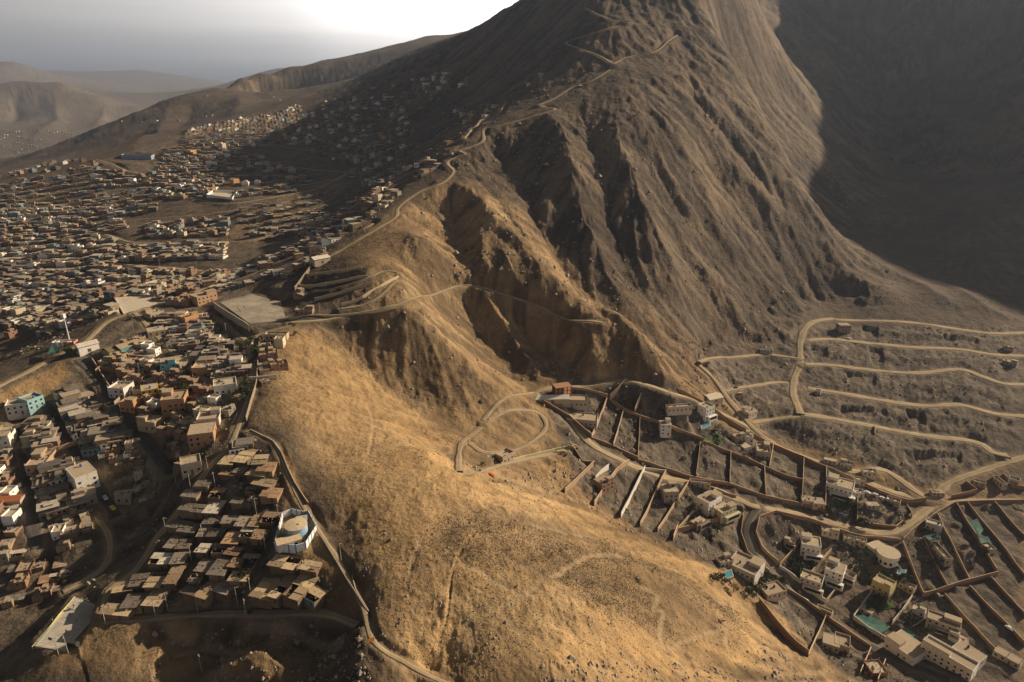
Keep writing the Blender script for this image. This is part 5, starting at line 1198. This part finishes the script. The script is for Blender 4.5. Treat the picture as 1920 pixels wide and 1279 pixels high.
prism('tank_wall', 40, 4.6, 4.6, -1, 4.6, M['paint'], r, (0.30,0.44,0.60), smooth_=False); prism('tank_roof', 40, 4.75, 4.7, 4.61, 4.8, M['paint'], r, (0.56,0.46,0.32), cap=0.55)
boxes('ladder', [(-1.6,-1.2,-4.85,-4.62,0,4.9)], M['pole'], r); boxes('hatch', [(0.8,1.8,-1,0,5.0,5.4)], M['paint'], r, (0.4,0.34,0.26)); boxes('valve_box', [(-1.2,0.6,4.3,6.3,-1,4.3)], M['paint'], r, (0.5,0.44,0.36))
pt = hit(538, 1026); _, rz = place(538, 1026, 14, -4); r = empty('pump_house', (pt[0]+0.8, pt[1]+0.5, zc), rz); tag(r, 'long low pump house with cream roof in front of the reservoir', 'house')
boxes('wall', [(-4.6,4.8,-2.2,2.2,-1,2.7)], M['paint'], r, (0.66,0.64,0.6)); boxes('roof_slab', [(-4.9,5.1,-2.5,2.5,2.71,2.95)], M['paint'], r, (0.60,0.48,0.32)); boxes('door', [(0,1.1,-2.26,-2.21,0,2)], M['wood'], r); boxes('window', [(2,3.2,-2.26,-2.21,0.9,1.9)], M['glass'], r)
pt = hit(573, 972); r = empty('shelter', (pt[0]-1, pt[1]-2, zc), 0.3); tag(r, 'small grey-roofed shelter behind the reservoir', 'shelter')
boxes('roof_slab', [(-2.4,2.4,-2,2,2.7,2.9)], M['paint'], r, (0.34,0.38,0.44))
for a in (-2.1, 2.0):
    for b_ in (-1.7, 1.6): boxes('post', [(a, a+0.15, b_, b_+0.15, -1, 2.7)], M['pole'], r)
# ------------------------------------------------------------------ white sports platform, quarry pad, hilltop field, school
def ring_walls(pxl, h, th, col, name, label, cat, floor=None, floor_mat='concrete', down=4.0, zoff=0.0, open_=()):
    P = PADS[pxl] if isinstance(pxl, tuple) else [hit(*q) for q in pxl]; z = max(p[2] for p in P)*0.5+sum(p[2] for p in P)/len(P)*0.5+zoff; c = (sum(p[0] for p in P)/len(P), sum(p[1] for p in P)/len(P), z)
    r = empty(name, c); tag(r, label, cat); L = [Vector((p[0]-c[0], p[1]-c[1], 0)) for p in P]; n = len(L)
    for k in range(n):
        if k in open_: continue
        a, b_ = L[k], L[(k+1) % n]; t = (b_-a).normalized(); nn = Vector((t.y, -t.x, 0))*th/2
        V = [tuple(q) for q in (a+nn, b_+nn, b_-nn, a-nn)]; V = [(v[0], v[1], -down) for v in V]+[(v[0], v[1], h) for v in V]
        o = mesh_obj('wall', V, [(3,2,1,0),(4,5,6,7),(0,1,5,4),(1,2,6,5),(2,3,7,6),(3,0,4,7)], M['paint'], r); o.color = (*col, 1)
    if floor:
        V = [(v.x, v.y, floor) for v in L]; o = mesh_obj('floor', V+[(v[0], v[1], -down) for v in V], [tuple(range(n))]+[(k, k+n, (k+1) % n+n, (k+1) % n) for k in range(n)], M['paint'], r); o.color = (0.56,0.50,0.40,1)
    return r
ring_walls((213,571), 1.2, 0.4, (0.66,0.60,0.48), 'sports_platform', 'long white walled sports platform at the edge of the shelf', 'sports court', floor=0.3, down=5, zoff=1.0)
for k, (px, py) in enumerate([(240,568),(275,560)]):
    loc, _ = place(px, py); r = empty('lamp_post', loc); tag(r, ['first','second'][k]+' thin lamp post on the white sports platform from the left', 'lamp post'); prism('mast', 6, 0.12, 0.08, 0, 9, M['pole'], r); boxes('lamp', [(-0.8,0.8,-0.15,0.15,8.8,9.1)], M['glass'], r)
ring_walls([(388,371),(400,360),(446,361),(436,375)], 3.0, 0.5, (0.80,0.80,0.78), 'school', 'bright white walled school on the sunlit mound', 'school', floor=0.2, down=3)
ring_walls([(232,291),(290,294),(284,300),(228,298)], 3.5, 0.4, (0.30,0.34,0.40), 'field_wall', 'blue-grey walled pitch on the hilltop field', 'sports court', down=3)
QP = PADS[(408,572)]; qc = (sum(p[0] for p in QP)/5, sum(p[1] for p in QP)/5); QQ = [(qc[0]+(p[0]-qc[0])*0.93, qc[1]+(p[1]-qc[1])*0.93, p[2]+0.35) for p in QP]
o = mesh_obj('levelled_ground', QQ+[(a, b_, c-1) for a, b_, c in QQ], [tuple(range(5))]+[(k, k+5, (k+1) % 5+5, (k+1) % 5) for k in range(5)], M['gravel']); o['kind'] = 'structure'; o['label'] = 'pale levelled gravel platform'
# quarry slab outlines drawn by low kerbs
ring_walls([(446,578),(456,574),(462,580),(452,585)], 0.5, 0.5, (0.34,0.27,0.2), 'foundation', 'small rectangular foundation outline on the levelled platform', 'foundation', down=1)
# ------------------------------------------------------------------ antenna mast with red and white base
loc, rz = place(131, 641, 14, -2); r = empty('antenna_mast', loc, rz); tag(r, 'tall white antenna mast with square head on the shelf edge', 'mast')
prism('mast', 10, 0.45, 0.28, 0, 17, M['paint'], r, (0.75,0.73,0.70)); boxes('antenna_head', [(-1.0,1.0,-1.0,1.0,17,20)], M['paint'], r, (0.66,0.66,0.68))
for k in range(3): boxes('antenna_panel', [(-1.25+k*0.9,-0.75+k*0.9,-1.25,-1.02,17.2,19.8)], M['paint'], r, (0.8,0.8,0.8))
loc, rz = place(126, 644, 14, -3); r = empty('mast_enclosure', (loc[0], loc[1]-2, loc[2]), rz); tag(r, 'red and white walled enclosure at the foot of the antenna mast', 'enclosure')
for k, (x0, x1) in enumerate([(-7,-3.6),(-3.4,0),(0.2,3.4),(3.6,6.8)]): boxes('wall_panel', [(x0,x1,-2.6,-2.4,-1.5,2.6)], M['paint'], r, (0.74,0.72,0.7) if k < 2 else (0.62,0.22,0.12))
boxes('side_wall', [(-7.2,-7.01,-2.5,3,-1.5,2.6)], M['paint'], r, (0.7,0.68,0.66)); boxes('end_wall', [(6.81,7,-2.5,3,-1.5,2.6)], M['paint'], r, (0.6,0.24,0.14)); boxes('rear_wall', [(-7.0,6.8,2.8,3,-1.5,2.6)], M['paint'], r, (0.7,0.66,0.62))
boxes('equipment_box', [(1.5,4,-1,1,-0.5,2)], M['paint'], r, (0.7,0.7,0.68)); prism('tank', 12, 1.3, 1.3, -0.5, 2.4, M['paint'], r, (0.72,0.7,0.66), -4.6, 0.2, 0.3)
# ------------------------------------------------------------------ orange banner on two poles
loc, rz = place(696, 1206, 10, -4); r = empty('banner', loc, rz); tag(r, 'small orange banner between two tall thin poles beside the dirt lane', 'banner')
for x in (-1.1, 1.1): prism('pole', 6, 0.07, 0.05, -0.5, 7.5, M['wood'], r, None, x, 0)
boxes('cloth', [(-1.0,1.0,-0.03,0.03,0.7,2.2)], M['paint'], r, (0.75,0.25,0.04))
# ------------------------------------------------------------------ football court
CT = [hit(*q) for q in ((66,1216),(140,1120),(190,1122),(122,1222))]; cz = gz((CT[0][0]+CT[2][0])/2, (CT[0][1]+CT[2][1])/2)+0.25
flr = mesh_obj('football_court', [(p[0], p[1], cz) for p in CT]+[(p[0], p[1], cz-1.5) for p in CT], [(0,1,2,3),(0,4,5,1),(1,5,6,2),(2,6,7,3),(3,7,4,0)], M['concrete']); flr['kind'] = 'structure'; flr['label'] = 'pale concrete football court'
def cpt(u, v): 
    a = Vector(CT[0][:2])*(1-u)+Vector(CT[3][:2])*u; b_ = Vector(CT[1][:2])*(1-u)+Vector(CT[2][:2])*u; return a*(1-v)+b_*v
def stripe(u0, v0, u1, v1, w=0.12):
    a = cpt(u0, v0); b_ = cpt(u1, v1); n = Vector((b_.y-a.y, a.x-b_.x)).normalized()*w
    o = mesh_obj('court_line', [(p.x, p.y, cz+0.012) for p in (a+n, b_+n, b_-n, a-n)], [(3,2,1,0)], M['white']); o.data.flip_normals(); o['kind'] = 'structure'
for s in [(0.06,0.04,0.06,0.96),(0.94,0.04,0.94,0.96),(0.06,0.5,0.94,0.5),(0.08,0.04,0.92,0.04),(0.08,0.96,0.92,0.96)]: stripe(*s)
for v, t in ((0.06, 'near'), (0.94, 'far')):
    p = cpt(0.5, v); q = cpt(0.6, v); r = empty('goal', (p.x, p.y, cz), math.atan2(q.y-p.y, q.x-p.x)); tag(r, f'rusty goal frame at the {t} end of the football court', 'goal')
    for x in (-2.4, 2.3): boxes('post', [(x,x+0.12,-0.06,0.06,0,2.6)], M['pole'], r)
    boxes('crossbar', [(-2.28,2.3,-0.06,0.06,2.48,2.6)], M['pole'], r); boxes('hoop_frame', [(-0.8,0.8,-0.05,0.05,2.7,3.9)], M['wood'], r)
# ------------------------------------------------------------------ people
def person_mesh(pose, seed):
    rn2 = random.Random(seed); s = 1.0; lean = 0.08*pose
    J = {'pelvis':(0,0,0.92),'chest':(0,0.02+lean,1.28),'neck':(0,0.03+lean,1.47),'head':(0,0.04+lean,1.62),'top':(0,0.04+lean,1.74),
         'lh':(0.10,0,0.88),'lk':(0.12,0.10+0.14*pose,0.48),'lf':(0.12,0.02+0.22*pose,0.05),'lt':(0.12,0.20+0.22*pose,0.03),
         'rh':(-0.10,0,0.88),'rk':(-0.12,0.06-0.10*pose,0.48),'rf':(-0.12,-0.05-0.24*pose,0.05),'rt':(-0.12,0.13-0.24*pose,0.03),
         'ls':(0.19,0.02+lean,1.40),'le':(0.27,-0.02-0.12*pose,1.12),'lw':(0.28,0.10,0.88),'lm':(0.28,0.13,0.79),
         'rs':(-0.19,0.02+lean,1.40),'re':(-0.27,0.06+0.12*pose,1.12),'rw':(-0.28,0.20,0.92),'rm':(-0.28,0.26,0.84)}
    Rr = {'pelvis':0.15,'chest':0.17,'neck':0.06,'head':0.105,'top':0.07,'lh':0.10,'lk':0.06,'lf':0.045,'lt':0.03,'rh':0.10,'rk':0.06,'rf':0.045,'rt':0.03,'ls':0.07,'le':0.045,'lw':0.032,'lm':0.038,'rs':0.07,'re':0.045,'rw':0.032,'rm':0.038}
    E = [('pelvis','chest'),('chest','neck'),('neck','head'),('head','top'),('pelvis','lh'),('lh','lk'),('lk','lf'),('lf','lt'),('pelvis','rh'),('rh','rk'),('rk','rf'),('rf','rt'),('chest','ls'),('ls','le'),('le','lw'),('lw','lm'),('chest','rs'),('rs','re'),('re','rw'),('rw','rm')]
    keys = list(J); m = bpy.data.meshes.new('person'); m.from_pydata([J[k] for k in keys], [(keys.index(a), keys.index(b_)) for a, b_ in E], [])
    o = bpy.data.objects.new('person', m); C.objects.link(o); md = o.modifiers.new('s', 'SKIN')
    for k, v in zip(keys, m.skin_vertices[0].data): v.radius = (Rr[k], Rr[k]); v.use_root = (k == 'pelvis')
    o.modifiers.new('d', 'SUBSURF').levels = 1
    dg = bpy.context.evaluated_depsgraph_get(); dg.update(); nm = bpy.data.meshes.new_from_object(o.evaluated_get(dg)); bpy.data.objects.remove(o)
    return nm
def cloth(name, top, legs, skin):
    def f(t, b):
        tc = nd(t, 'ShaderNodeTexCoord'); sp_ = nd(t, 'ShaderNodeSeparateXYZ'); t.links.new(tc.outputs['Object'], sp_.inputs[0])
        rp = nd(t, 'ShaderNodeValToRGB'); rp.color_ramp.interpolation = 'CONSTANT'; e = rp.color_ramp.elements
        for _ in range(3): e.new(0.5)
        for k, (p, c) in enumerate([(0.0,(0.03,0.025,0.02)),(0.04,legs),(0.46,top),(0.715,skin),(0.82,(0.015,0.012,0.01))]): e[k].position = p; e[k].color = (*c, 1)
        t.links.new(mth(t, 'DIVIDE', sp_.outputs[2], 2.0), rp.inputs[0]); t.links.new(rp.outputs[0], b.inputs['Base Color'])
    return mat(name, f)
CL = [cloth('red_shirt',(0.4,0.05,0.04),(0.03,0.03,0.05),(0.25,0.14,0.09)), cloth('white_shirt',(0.6,0.6,0.6),(0.05,0.05,0.08),(0.25,0.14,0.09)), cloth('dark_shirt',(0.03,0.035,0.05),(0.04,0.04,0.045),(0.25,0.14,0.09)), cloth('blue_shirt',(0.05,0.12,0.35),(0.1,0.09,0.08),(0.25,0.14,0.09))]
PM = [person_mesh(p, p) for p in (0, 1)]
for k, (px, py, c, pose, lab) in enumerate([(180,1124,2,0,'person in dark clothes standing at the far edge of the court'),(165,1127,1,1,'person in white shirt walking near the far goal'),(139,1140,0,1,'person in red shirt running on the court, upper left'),
     (133,1156,2,1,'person in dark shirt near the court middle, left side'),(145,1167,3,0,'person in blue shirt standing near the court middle'),(125,1187,2,0,'person in dark shirt alone on the lower court'),
     (99,1166,1,0,'person in white shirt at the yellow kerb of the court'),(157,1198,2,0,'person in dark clothes on the lit ground right of the court'),(198,1168,3,1,'person in blue shirt walking past the lowest shacks')]):
    loc, _ = place(px, py); z = cz+0.01 if k < 6 else loc[2]
    m = PM[pose].copy(); m.materials.clear(); m.materials.append(CL[c]); o = bpy.data.objects.new('person', m); C.objects.link(o); o.location = (loc[0], loc[1], z); o.rotation_euler = (0, 0, rn.uniform(0, 6)); tag(o, lab, 'person')
# ------------------------------------------------------------------ cars
def make_car(px, py, dx, dy, col, label, van=False, name='parked_car'):
    (x, y, z), rz = place(px, py, dx, dy); z += 0.35; r = empty(name, (x, y, z), rz); tag(r, label, 'van' if van else 'car'); L, Wd, H = (5.0, 1.9, 2.1) if van else (4.3, 1.75, 1.42)
    prof = [(-L/2,0.35),(-L/2,0.85),(-L/2+0.35,H-0.05),(L/2-1.1,H),(L/2-0.35,1.05),(L/2,0.9),(L/2,0.35)] if van else [(-L/2,0.3),(-L/2,0.82),(-L*0.42,0.9),(-L*0.28,H-0.03),(L*0.10,H),(L*0.27,0.92),(L*0.47,0.78),(L/2,0.3)]
    n = len(prof); V = [(a, -Wd/2*(0.82 if b_ > 1.1 else 1), b_) for a, b_ in prof]+[(a, Wd/2*(0.82 if b_ > 1.1 else 1), b_) for a, b_ in prof]
    o = mesh_obj('body', V, [tuple(range(n)), tuple(range(2*n-1, n-1, -1))]+[(k, k+n, (k+1) % n+n, (k+1) % n) for k in range(n)], M['paint'], r); o.color = (*col, 1)
    for sg in (-1, 1): boxes('side_window', [(-L*0.26, L*0.14, sg*Wd*0.455-0.02, sg*Wd*0.455+0.02, 0.95, H-0.12)], M['glass'], r)
    boxes('windscreen', [(L*0.17, L*0.2, -Wd*0.38, Wd*0.38, 0.98, H-0.15)], M['glass'], r)
    for a in (-L*0.31, L*0.31):
        for sg in (-1, 1):
            V = [(a+0.33*math.cos(q*math.pi/5), sg*(Wd/2-0.08)+e, 0.33+0.33*math.sin(q*math.pi/5)) for e in (-0.1, 0.1) for q in range(10)]
            mesh_obj('wheel', V, [tuple(range(9,-1,-1)), tuple(range(10,20))]+[(q, (q+1) % 10, 10+(q+1) % 10, 10+q) for q in range(10)], M['tyre'], r)
for a in [(132,812,3,8,(0.55,0.55,0.55),'silver car parked on the shaded grey street, upper one'),(136,820,3,8,(0.7,0.7,0.7),'white car parked on the shaded grey street behind the silver one'),(212,955,4,5,(0.75,0.62,0.05),'yellow taxi at the bottom of the shaded grey street'),
  (198,936,4,7,(0.6,0.62,0.66),'pale car parked above the yellow taxi'),(468,646,6,1,(0.75,0.75,0.74),'white car parked at the junction above the trees'),(485,677,5,-3,(0.78,0.78,0.78),'white car on the tree-lined lane'),
  (184,807,4,7,(0.03,0.03,0.035),'black car halfway down the long grey street'),(196,822,4,7,(0.05,0.05,0.06),'dark car lower on the long grey street'),(146,862,3,7,(0.06,0.06,0.07),'black car low on the shaded street'),(38,912,1,7,(0.2,0.2,0.2),'grey car on the leftmost dark street'),
  (1508,1126,8,6,(0.75,0.75,0.75),'white car parked on the paved street below the twin villas'),(1352,1166,8,2,(0.4,0.25,0.2),'brown car at the foot of the hill'),(1626,925,6,3,(0.75,0.75,0.75),'white car in the corner plot row, leftmost'),(1640,929,6,3,(0.65,0.66,0.68),'pale car in the corner plot row, second from left'),
  (1652,935,6,3,(0.7,0.7,0.7),'white car in the corner plot row, third from left'),(1664,938,6,3,(0.8,0.8,0.78),'white car in the corner plot row, rightmost'),(1575,966,8,3,(0.05,0.07,0.2),'dark blue car on the main dirt road below the large villa'),
  (920,893,6,1,(0.55,0.12,0.05),'red car at the end of the track below the hut'),(1591,636,6,1,(0.72,0.72,0.7),'white car on the second terrace road'),(1379,729,6,-1,(0.04,0.04,0.05),'black car on the short terrace road'),(1570,996,6,3,(0.05,0.08,0.25),'blue car beside the roofless house'),
  (1892,1180,6,5,(0.7,0.7,0.7),'white car in the lower long plots'),(818,342,6,-3,(0.1,0.1,0.1),'dark car on the crest track bend')]: make_car(*a)
make_car(140,1213,8,-3,(0.05,0.05,0.05),'black van parked right of the football court', True)
# ------------------------------------------------------------------ utility poles
PL = [(312,1001),(358,919),(391,884),(404,914),(381,1014),(359,1051),(315,1144),(292,1157),(371,1147),(446,1135),(470,1115),(481,964),(498,1031),(523,976),(198,1170),(461,1155),(379,1259),(287,1279),(202,549),(239,494),(88,820),(66,860),(228,780),(330,905),(150,838),(290,655),(425,628),(395,832),(262,705),(172,560),(600,590),(300,500),(250,620),(412,700),(640,1052),(128,1225),(110,1228)]
pp = empty('utility_pole', (0,0,0)); prism('shaft', 6, 0.16, 0.10, -1, 8.5, M['pole'], pp); boxes('crossarm', [(-0.7,0.7,-0.05,0.05,7.9,8.05)], M['wood'], pp); boxes('street_lamp', [(0.05,0.25,-1.4,0,8.2,8.32)], M['pole'], pp); register(pp)
first = True
LM = [('shack lane', lambda x, y: x < 400 and 860 < y < 1080),('shack block', lambda x, y: 340 <= x < 560 and 900 < y < 1140),('road below the shacks', lambda x, y: y >= 1100),('brick quarter', lambda x, y: True)]
cnt = {}
PL.sort()
for px, py in PL:
    reg = next(n for n, f_ in LM if f_(px, py)); cnt[reg] = cnt.get(reg, 0)+1; k = cnt[reg]
    o = pp if first else tree_copy(pp, (0,0,0), 0); first = False; loc, _ = place(px, py); o.location = loc; o.rotation_euler = (rn.uniform(-0.03,0.03), rn.uniform(-0.03,0.03), rn.uniform(0, 3))
    tag(o, f'pale concrete utility pole, {ORD[min(k-1,19)]} from the left in the {reg}', 'utility pole', 'utility poles of the hillside town')
# ------------------------------------------------------------------ trees and shrubs
TP = [tree_proto('tree', 5.5, 2.6, 260, M['leaf'], 1), tree_proto('tree', 4.2, 2.2, 220, M['leaf'], 2), tree_proto('shrub', 1.9, 1.5, 120, M['leaf'], 3)]
for t_ in TP: register(t_)
TR = [(472,651,0,'trees by the tree-lined lane'),(478,662,1,0),(484,670,0,0),(475,680,1,0),(450,652,1,'trees of the brick quarter'),(455,735,0,0),(463,728,1,0),(462,742,0,0),(455,748,1,0),(445,742,1,0),(344,738,1,0),(350,744,0,0),(325,876,1,'trees of the gully rim'),(330,884,2,0),(136,668,0,'trees at the street head'),(128,664,1,0),
      (100,900,1,'trees between the dark streets'),(283,680,2,0),(284,660,2,0),(1462,1098,0,'trees beside the villas'),(1470,1101,0,0),(1455,1095,0,0),(1385,962,1,0),(1376,955,1,0),(1392,958,2,0),(1310,990,2,0),(1316,960,2,0),(1352,1086,1,0),(1360,1094,1,0),(1410,1105,1,0),(1418,1112,1,0),(1428,1108,0,0),(1495,1080,1,0),(1500,1072,1,0),
      (1508,1082,2,0),(1610,960,1,0),(1604,985,1,0),(1600,950,1,0),(1662,1085,2,0),(1672,1078,2,0),(1330,792,2,0),(1350,800,2,0),(1645,1130,1,0),(1635,1140,2,0),(1700,1160,1,0),(1672,1165,2,0),(1760,1232,2,0),(1782,1224,1,0),(1752,1014,1,0),(1770,1016,2,0),(1700,975,1,0),(1690,985,2,0),(900,885,2,0),(905,872,2,0),(1065,848,1,0),(1080,845,2,0),(555,628,2,'shrubs on the golden slope'),(1625,1045,0,'trees by the round-ended villa'),(1640,1062,1,0),(1690,1062,0,0),(1680,1090,1,0),(1700,1095,0,0),(1755,1060,1,0),(1840,1040,0,0),(1480,1060,1,'trees by the twin villas'),(1488,1072,0,0),(1520,1062,1,0),(1540,1110,0,0),(1575,1100,1,0),(1600,1075,0,0),(1340,1090,1,0),(1375,1110,0,0),(1405,1115,1,0),(1435,1095,0,0),(1425,1090,1,0),(1345,1000,0,'trees by the upper villas'),(1335,990,1,0),(1300,960,0,0),(1390,835,1,0),(1400,860,0,0),(1340,812,1,0),(1356,825,0,0),(1560,945,1,'trees near the main road bend'),(1590,950,0,0),(1575,955,1,0),(1550,965,0,0),(1600,968,1,0),(1620,990,0,0),(1730,1000,1,0),(1745,1030,0,0),(1820,1020,1,0),(1660,955,0,0),(1680,970,1,0),(1650,1140,0,'trees round the lowest villas'),(1660,1130,1,0),(1630,1145,0,0),(1800,1225,1,0),(1740,1195,0,0),(1715,1170,1,0),(1850,1225,0,0),(452,905,2,'trees in the shack block'),(482,1036,2,0),(458,1088,1,0),(466,1094,2,0),(470,1150,2,0)]
grp = None; c2 = {}; usedp = set()
TR2 = []
for px, py, k, g in TR:
    if g: grp = g
    TR2.append((px, py, k, grp))
for i, (px, py, k, g) in enumerate(sorted(TR2, key=lambda q: (q[3], q[0]))):
    c2[g] = c2.get(g, 0)+1; loc, _ = place(px, py); sc = rn.uniform(0.9, 1.45)
    o = TP[k] if k not in usedp else tree_copy(TP[k], (0,0,0), 0); usedp.add(k); o.location = loc; o.rotation_euler = (0,0,rn.uniform(0,6)); o.scale = (sc,)*3
    n = c2[g]; word = 'shrub' if k == 2 else 'bushy tree'
    tag(o, f'dark green {word}, {ORD[n-1] if n <= 38 else "number "+str(n)} from left among the {g}', 'shrub' if k == 2 else 'tree', g)
# ------------------------------------------------------------------ scrub, boulders: nobody could count them
def scatter(name, n, test, maker, mt, label, seed, rmax=1200):
    g = np.random.default_rng(seed); V, Fc = [], []; tries = 0; k = 0
    while k < n and tries < n*14:
        m = 4000; t_ = g.uniform(-R(38), R(38), m); rr_ = np.exp(g.uniform(math.log(165), math.log(rmax), m)); x = rr_*np.sin(t_); y = rr_*np.cos(t_); tries += m
        ok = test(x, y, rr_, g); x, y = x[ok], y[ok]; z = samp(GZ, x, y)
        for a, b_, c in zip(x, y, z):
            if k >= n: break
            maker(V, Fc, a, b_, c, g, math.hypot(a, b_)); k += 1
    o = mesh_obj(name, V, Fc, mt); o['kind'] = 'stuff'; o['label'] = label
def rock_maker(V, Fc, x, y, z, g, r):
    s = g.lognormal(-0.9, 0.5)*min(2.2, 0.8+r/420); n = len(V); a = g.uniform(0, 6.28)
    P = [(math.cos(a+k*1.5708)*s*g.uniform(0.6,1.1), math.sin(a+k*1.5708)*s*g.uniform(0.6,1.1), s*g.uniform(-0.2,0.2)) for k in range(4)]
    V.extend([(x+p[0], y+p[1], z+p[2]) for p in P]+[(x+g.uniform(-0.3,0.3)*s, y+g.uniform(-0.3,0.3)*s, z+s*g.uniform(0.5,0.9))]); Fc.extend([(n+k, n+(k+1) % 4, n+4) for k in range(4)])
def tuft_maker(V, Fc, x, y, z, g, r):
    s = g.uniform(0.16, 0.42)*(0.8+r/900)
    for _ in range(5):
        n = len(V); a = g.uniform(0, 6.28); b_ = g.uniform(0.3, 1.0)*s; dx, dy = math.cos(a), math.sin(a)
        V.extend([(x-dy*s*0.3, y+dx*s*0.3, z-0.1), (x+dy*s*0.3, y-dx*s*0.3, z-0.1), (x+dx*b_, y+dy*b_, z+s*g.uniform(0.6,1.2))]); Fc.append((n, n+1, n+2))
scatter('boulders', 9000, lambda x, y, r_, g: (samp(SL2, x, y) > 0.33) & (samp(GOLD, x, y) < 0.3) & (samp(ROADM, x, y) < 0.1) & (g.uniform(0,1,len(x)) < 0.25+0.75*(fbm(x/60, y/60, 3, 5) > 0.5)), rock_maker, M['rock'], 'loose boulders on the steep slopes', 3)
scatter('field_stones', 7000, lambda x, y, r_, g: (np.maximum(samp(FIELD, x, y), 0.6*samp(VALL, x, y)) > 0.4) & (samp(ROADM, x, y) < 0.05) & (g.uniform(0,1,len(x)) < 0.2+0.8*(fbm(x/18, y/18, 3, 8) > 0.5)), lambda V, Fc, x, y, z, g, r: rock_maker(V, Fc, x, y, z, g, r*0.35), M['rock'], 'stones and rubble in the terrace fields and plots', 4)
scatter('dry_tufts', 15000, lambda x, y, r_, g: (samp(GOLD, x, y) > 0.2) & (samp(ROADM, x, y) < 0.1) & (samp(ATTR_PATH, x, y) < 0.1) & (g.uniform(0,1,len(x)) < 0.05+0.95*samp(SCRUB, x, y)*smooth(0.35, 0.55, fbm(x/25, y/25, 3, 15))), tuft_maker, M['scrub'], 'dry tufts of scrub on the golden hill', 5, 520)
scatter('pebbles', 9000, lambda x, y, r_, g: (samp(GOLD, x, y) > 0.3) & (samp(ROADM, x, y) < 0.1) & (g.uniform(0,1,len(x)) < smooth(0.42, 0.62, fbm(x/35, y/35, 3, 55))), lambda V, Fc, x, y, z, g, r: rock_maker(V, Fc, x, y, z, g, -100), M['rock'], 'small stones strewn over the golden hill', 6, 520)
# delete prototypes that were never used
for o in [o for o in C.objects if o.parent is None and o.type == 'EMPTY' and 'label' not in o.keys()]:
    for ch in list(o.children): bpy.data.objects.remove(ch)
    bpy.data.objects.remove(o)
for o in C.objects:
    if o.name.split('.')[0] in ('roof_clutter', 'column_stubs', 'roof_stones', 'wall') and o.parent: 
        if o.name.split('.')[0] != 'wall': o['kind'] = 'stuff'
# ------------------------------------------------------------------ haze
def haze():
    x0, x1, y0, y1, z0, z1 = -16500, 17000, -200, 17500, float(GZ.min())-5, float(GZ.max())+20
    vs = [(x, y, z) for z in (z0, z1) for y in (y0, y1) for x in (x0, x1)]
    fs = [(0,2,3,1),(4,5,7,6),(0,1,5,4),(2,6,7,3),(0,4,6,2),(1,3,7,5)]
    m = bpy.data.materials.new('haze'); m.use_nodes = True; t = m.node_tree; t.nodes.clear()
    o = t.nodes.new('ShaderNodeOutputMaterial'); v = t.nodes.new('ShaderNodeVolumePrincipled')
    v.inputs['Color'].default_value = (0.54, 0.68, 0.96, 1); v.inputs['Density'].default_value = HAZE; v.inputs['Anisotropy'].default_value = 0.3
    t.links.new(v.outputs[0], o.inputs['Volume'])
    ob = mesh_obj('haze', vs, fs, m); ob['kind'] = 'stuff'
HAZE = 0.000052
haze()
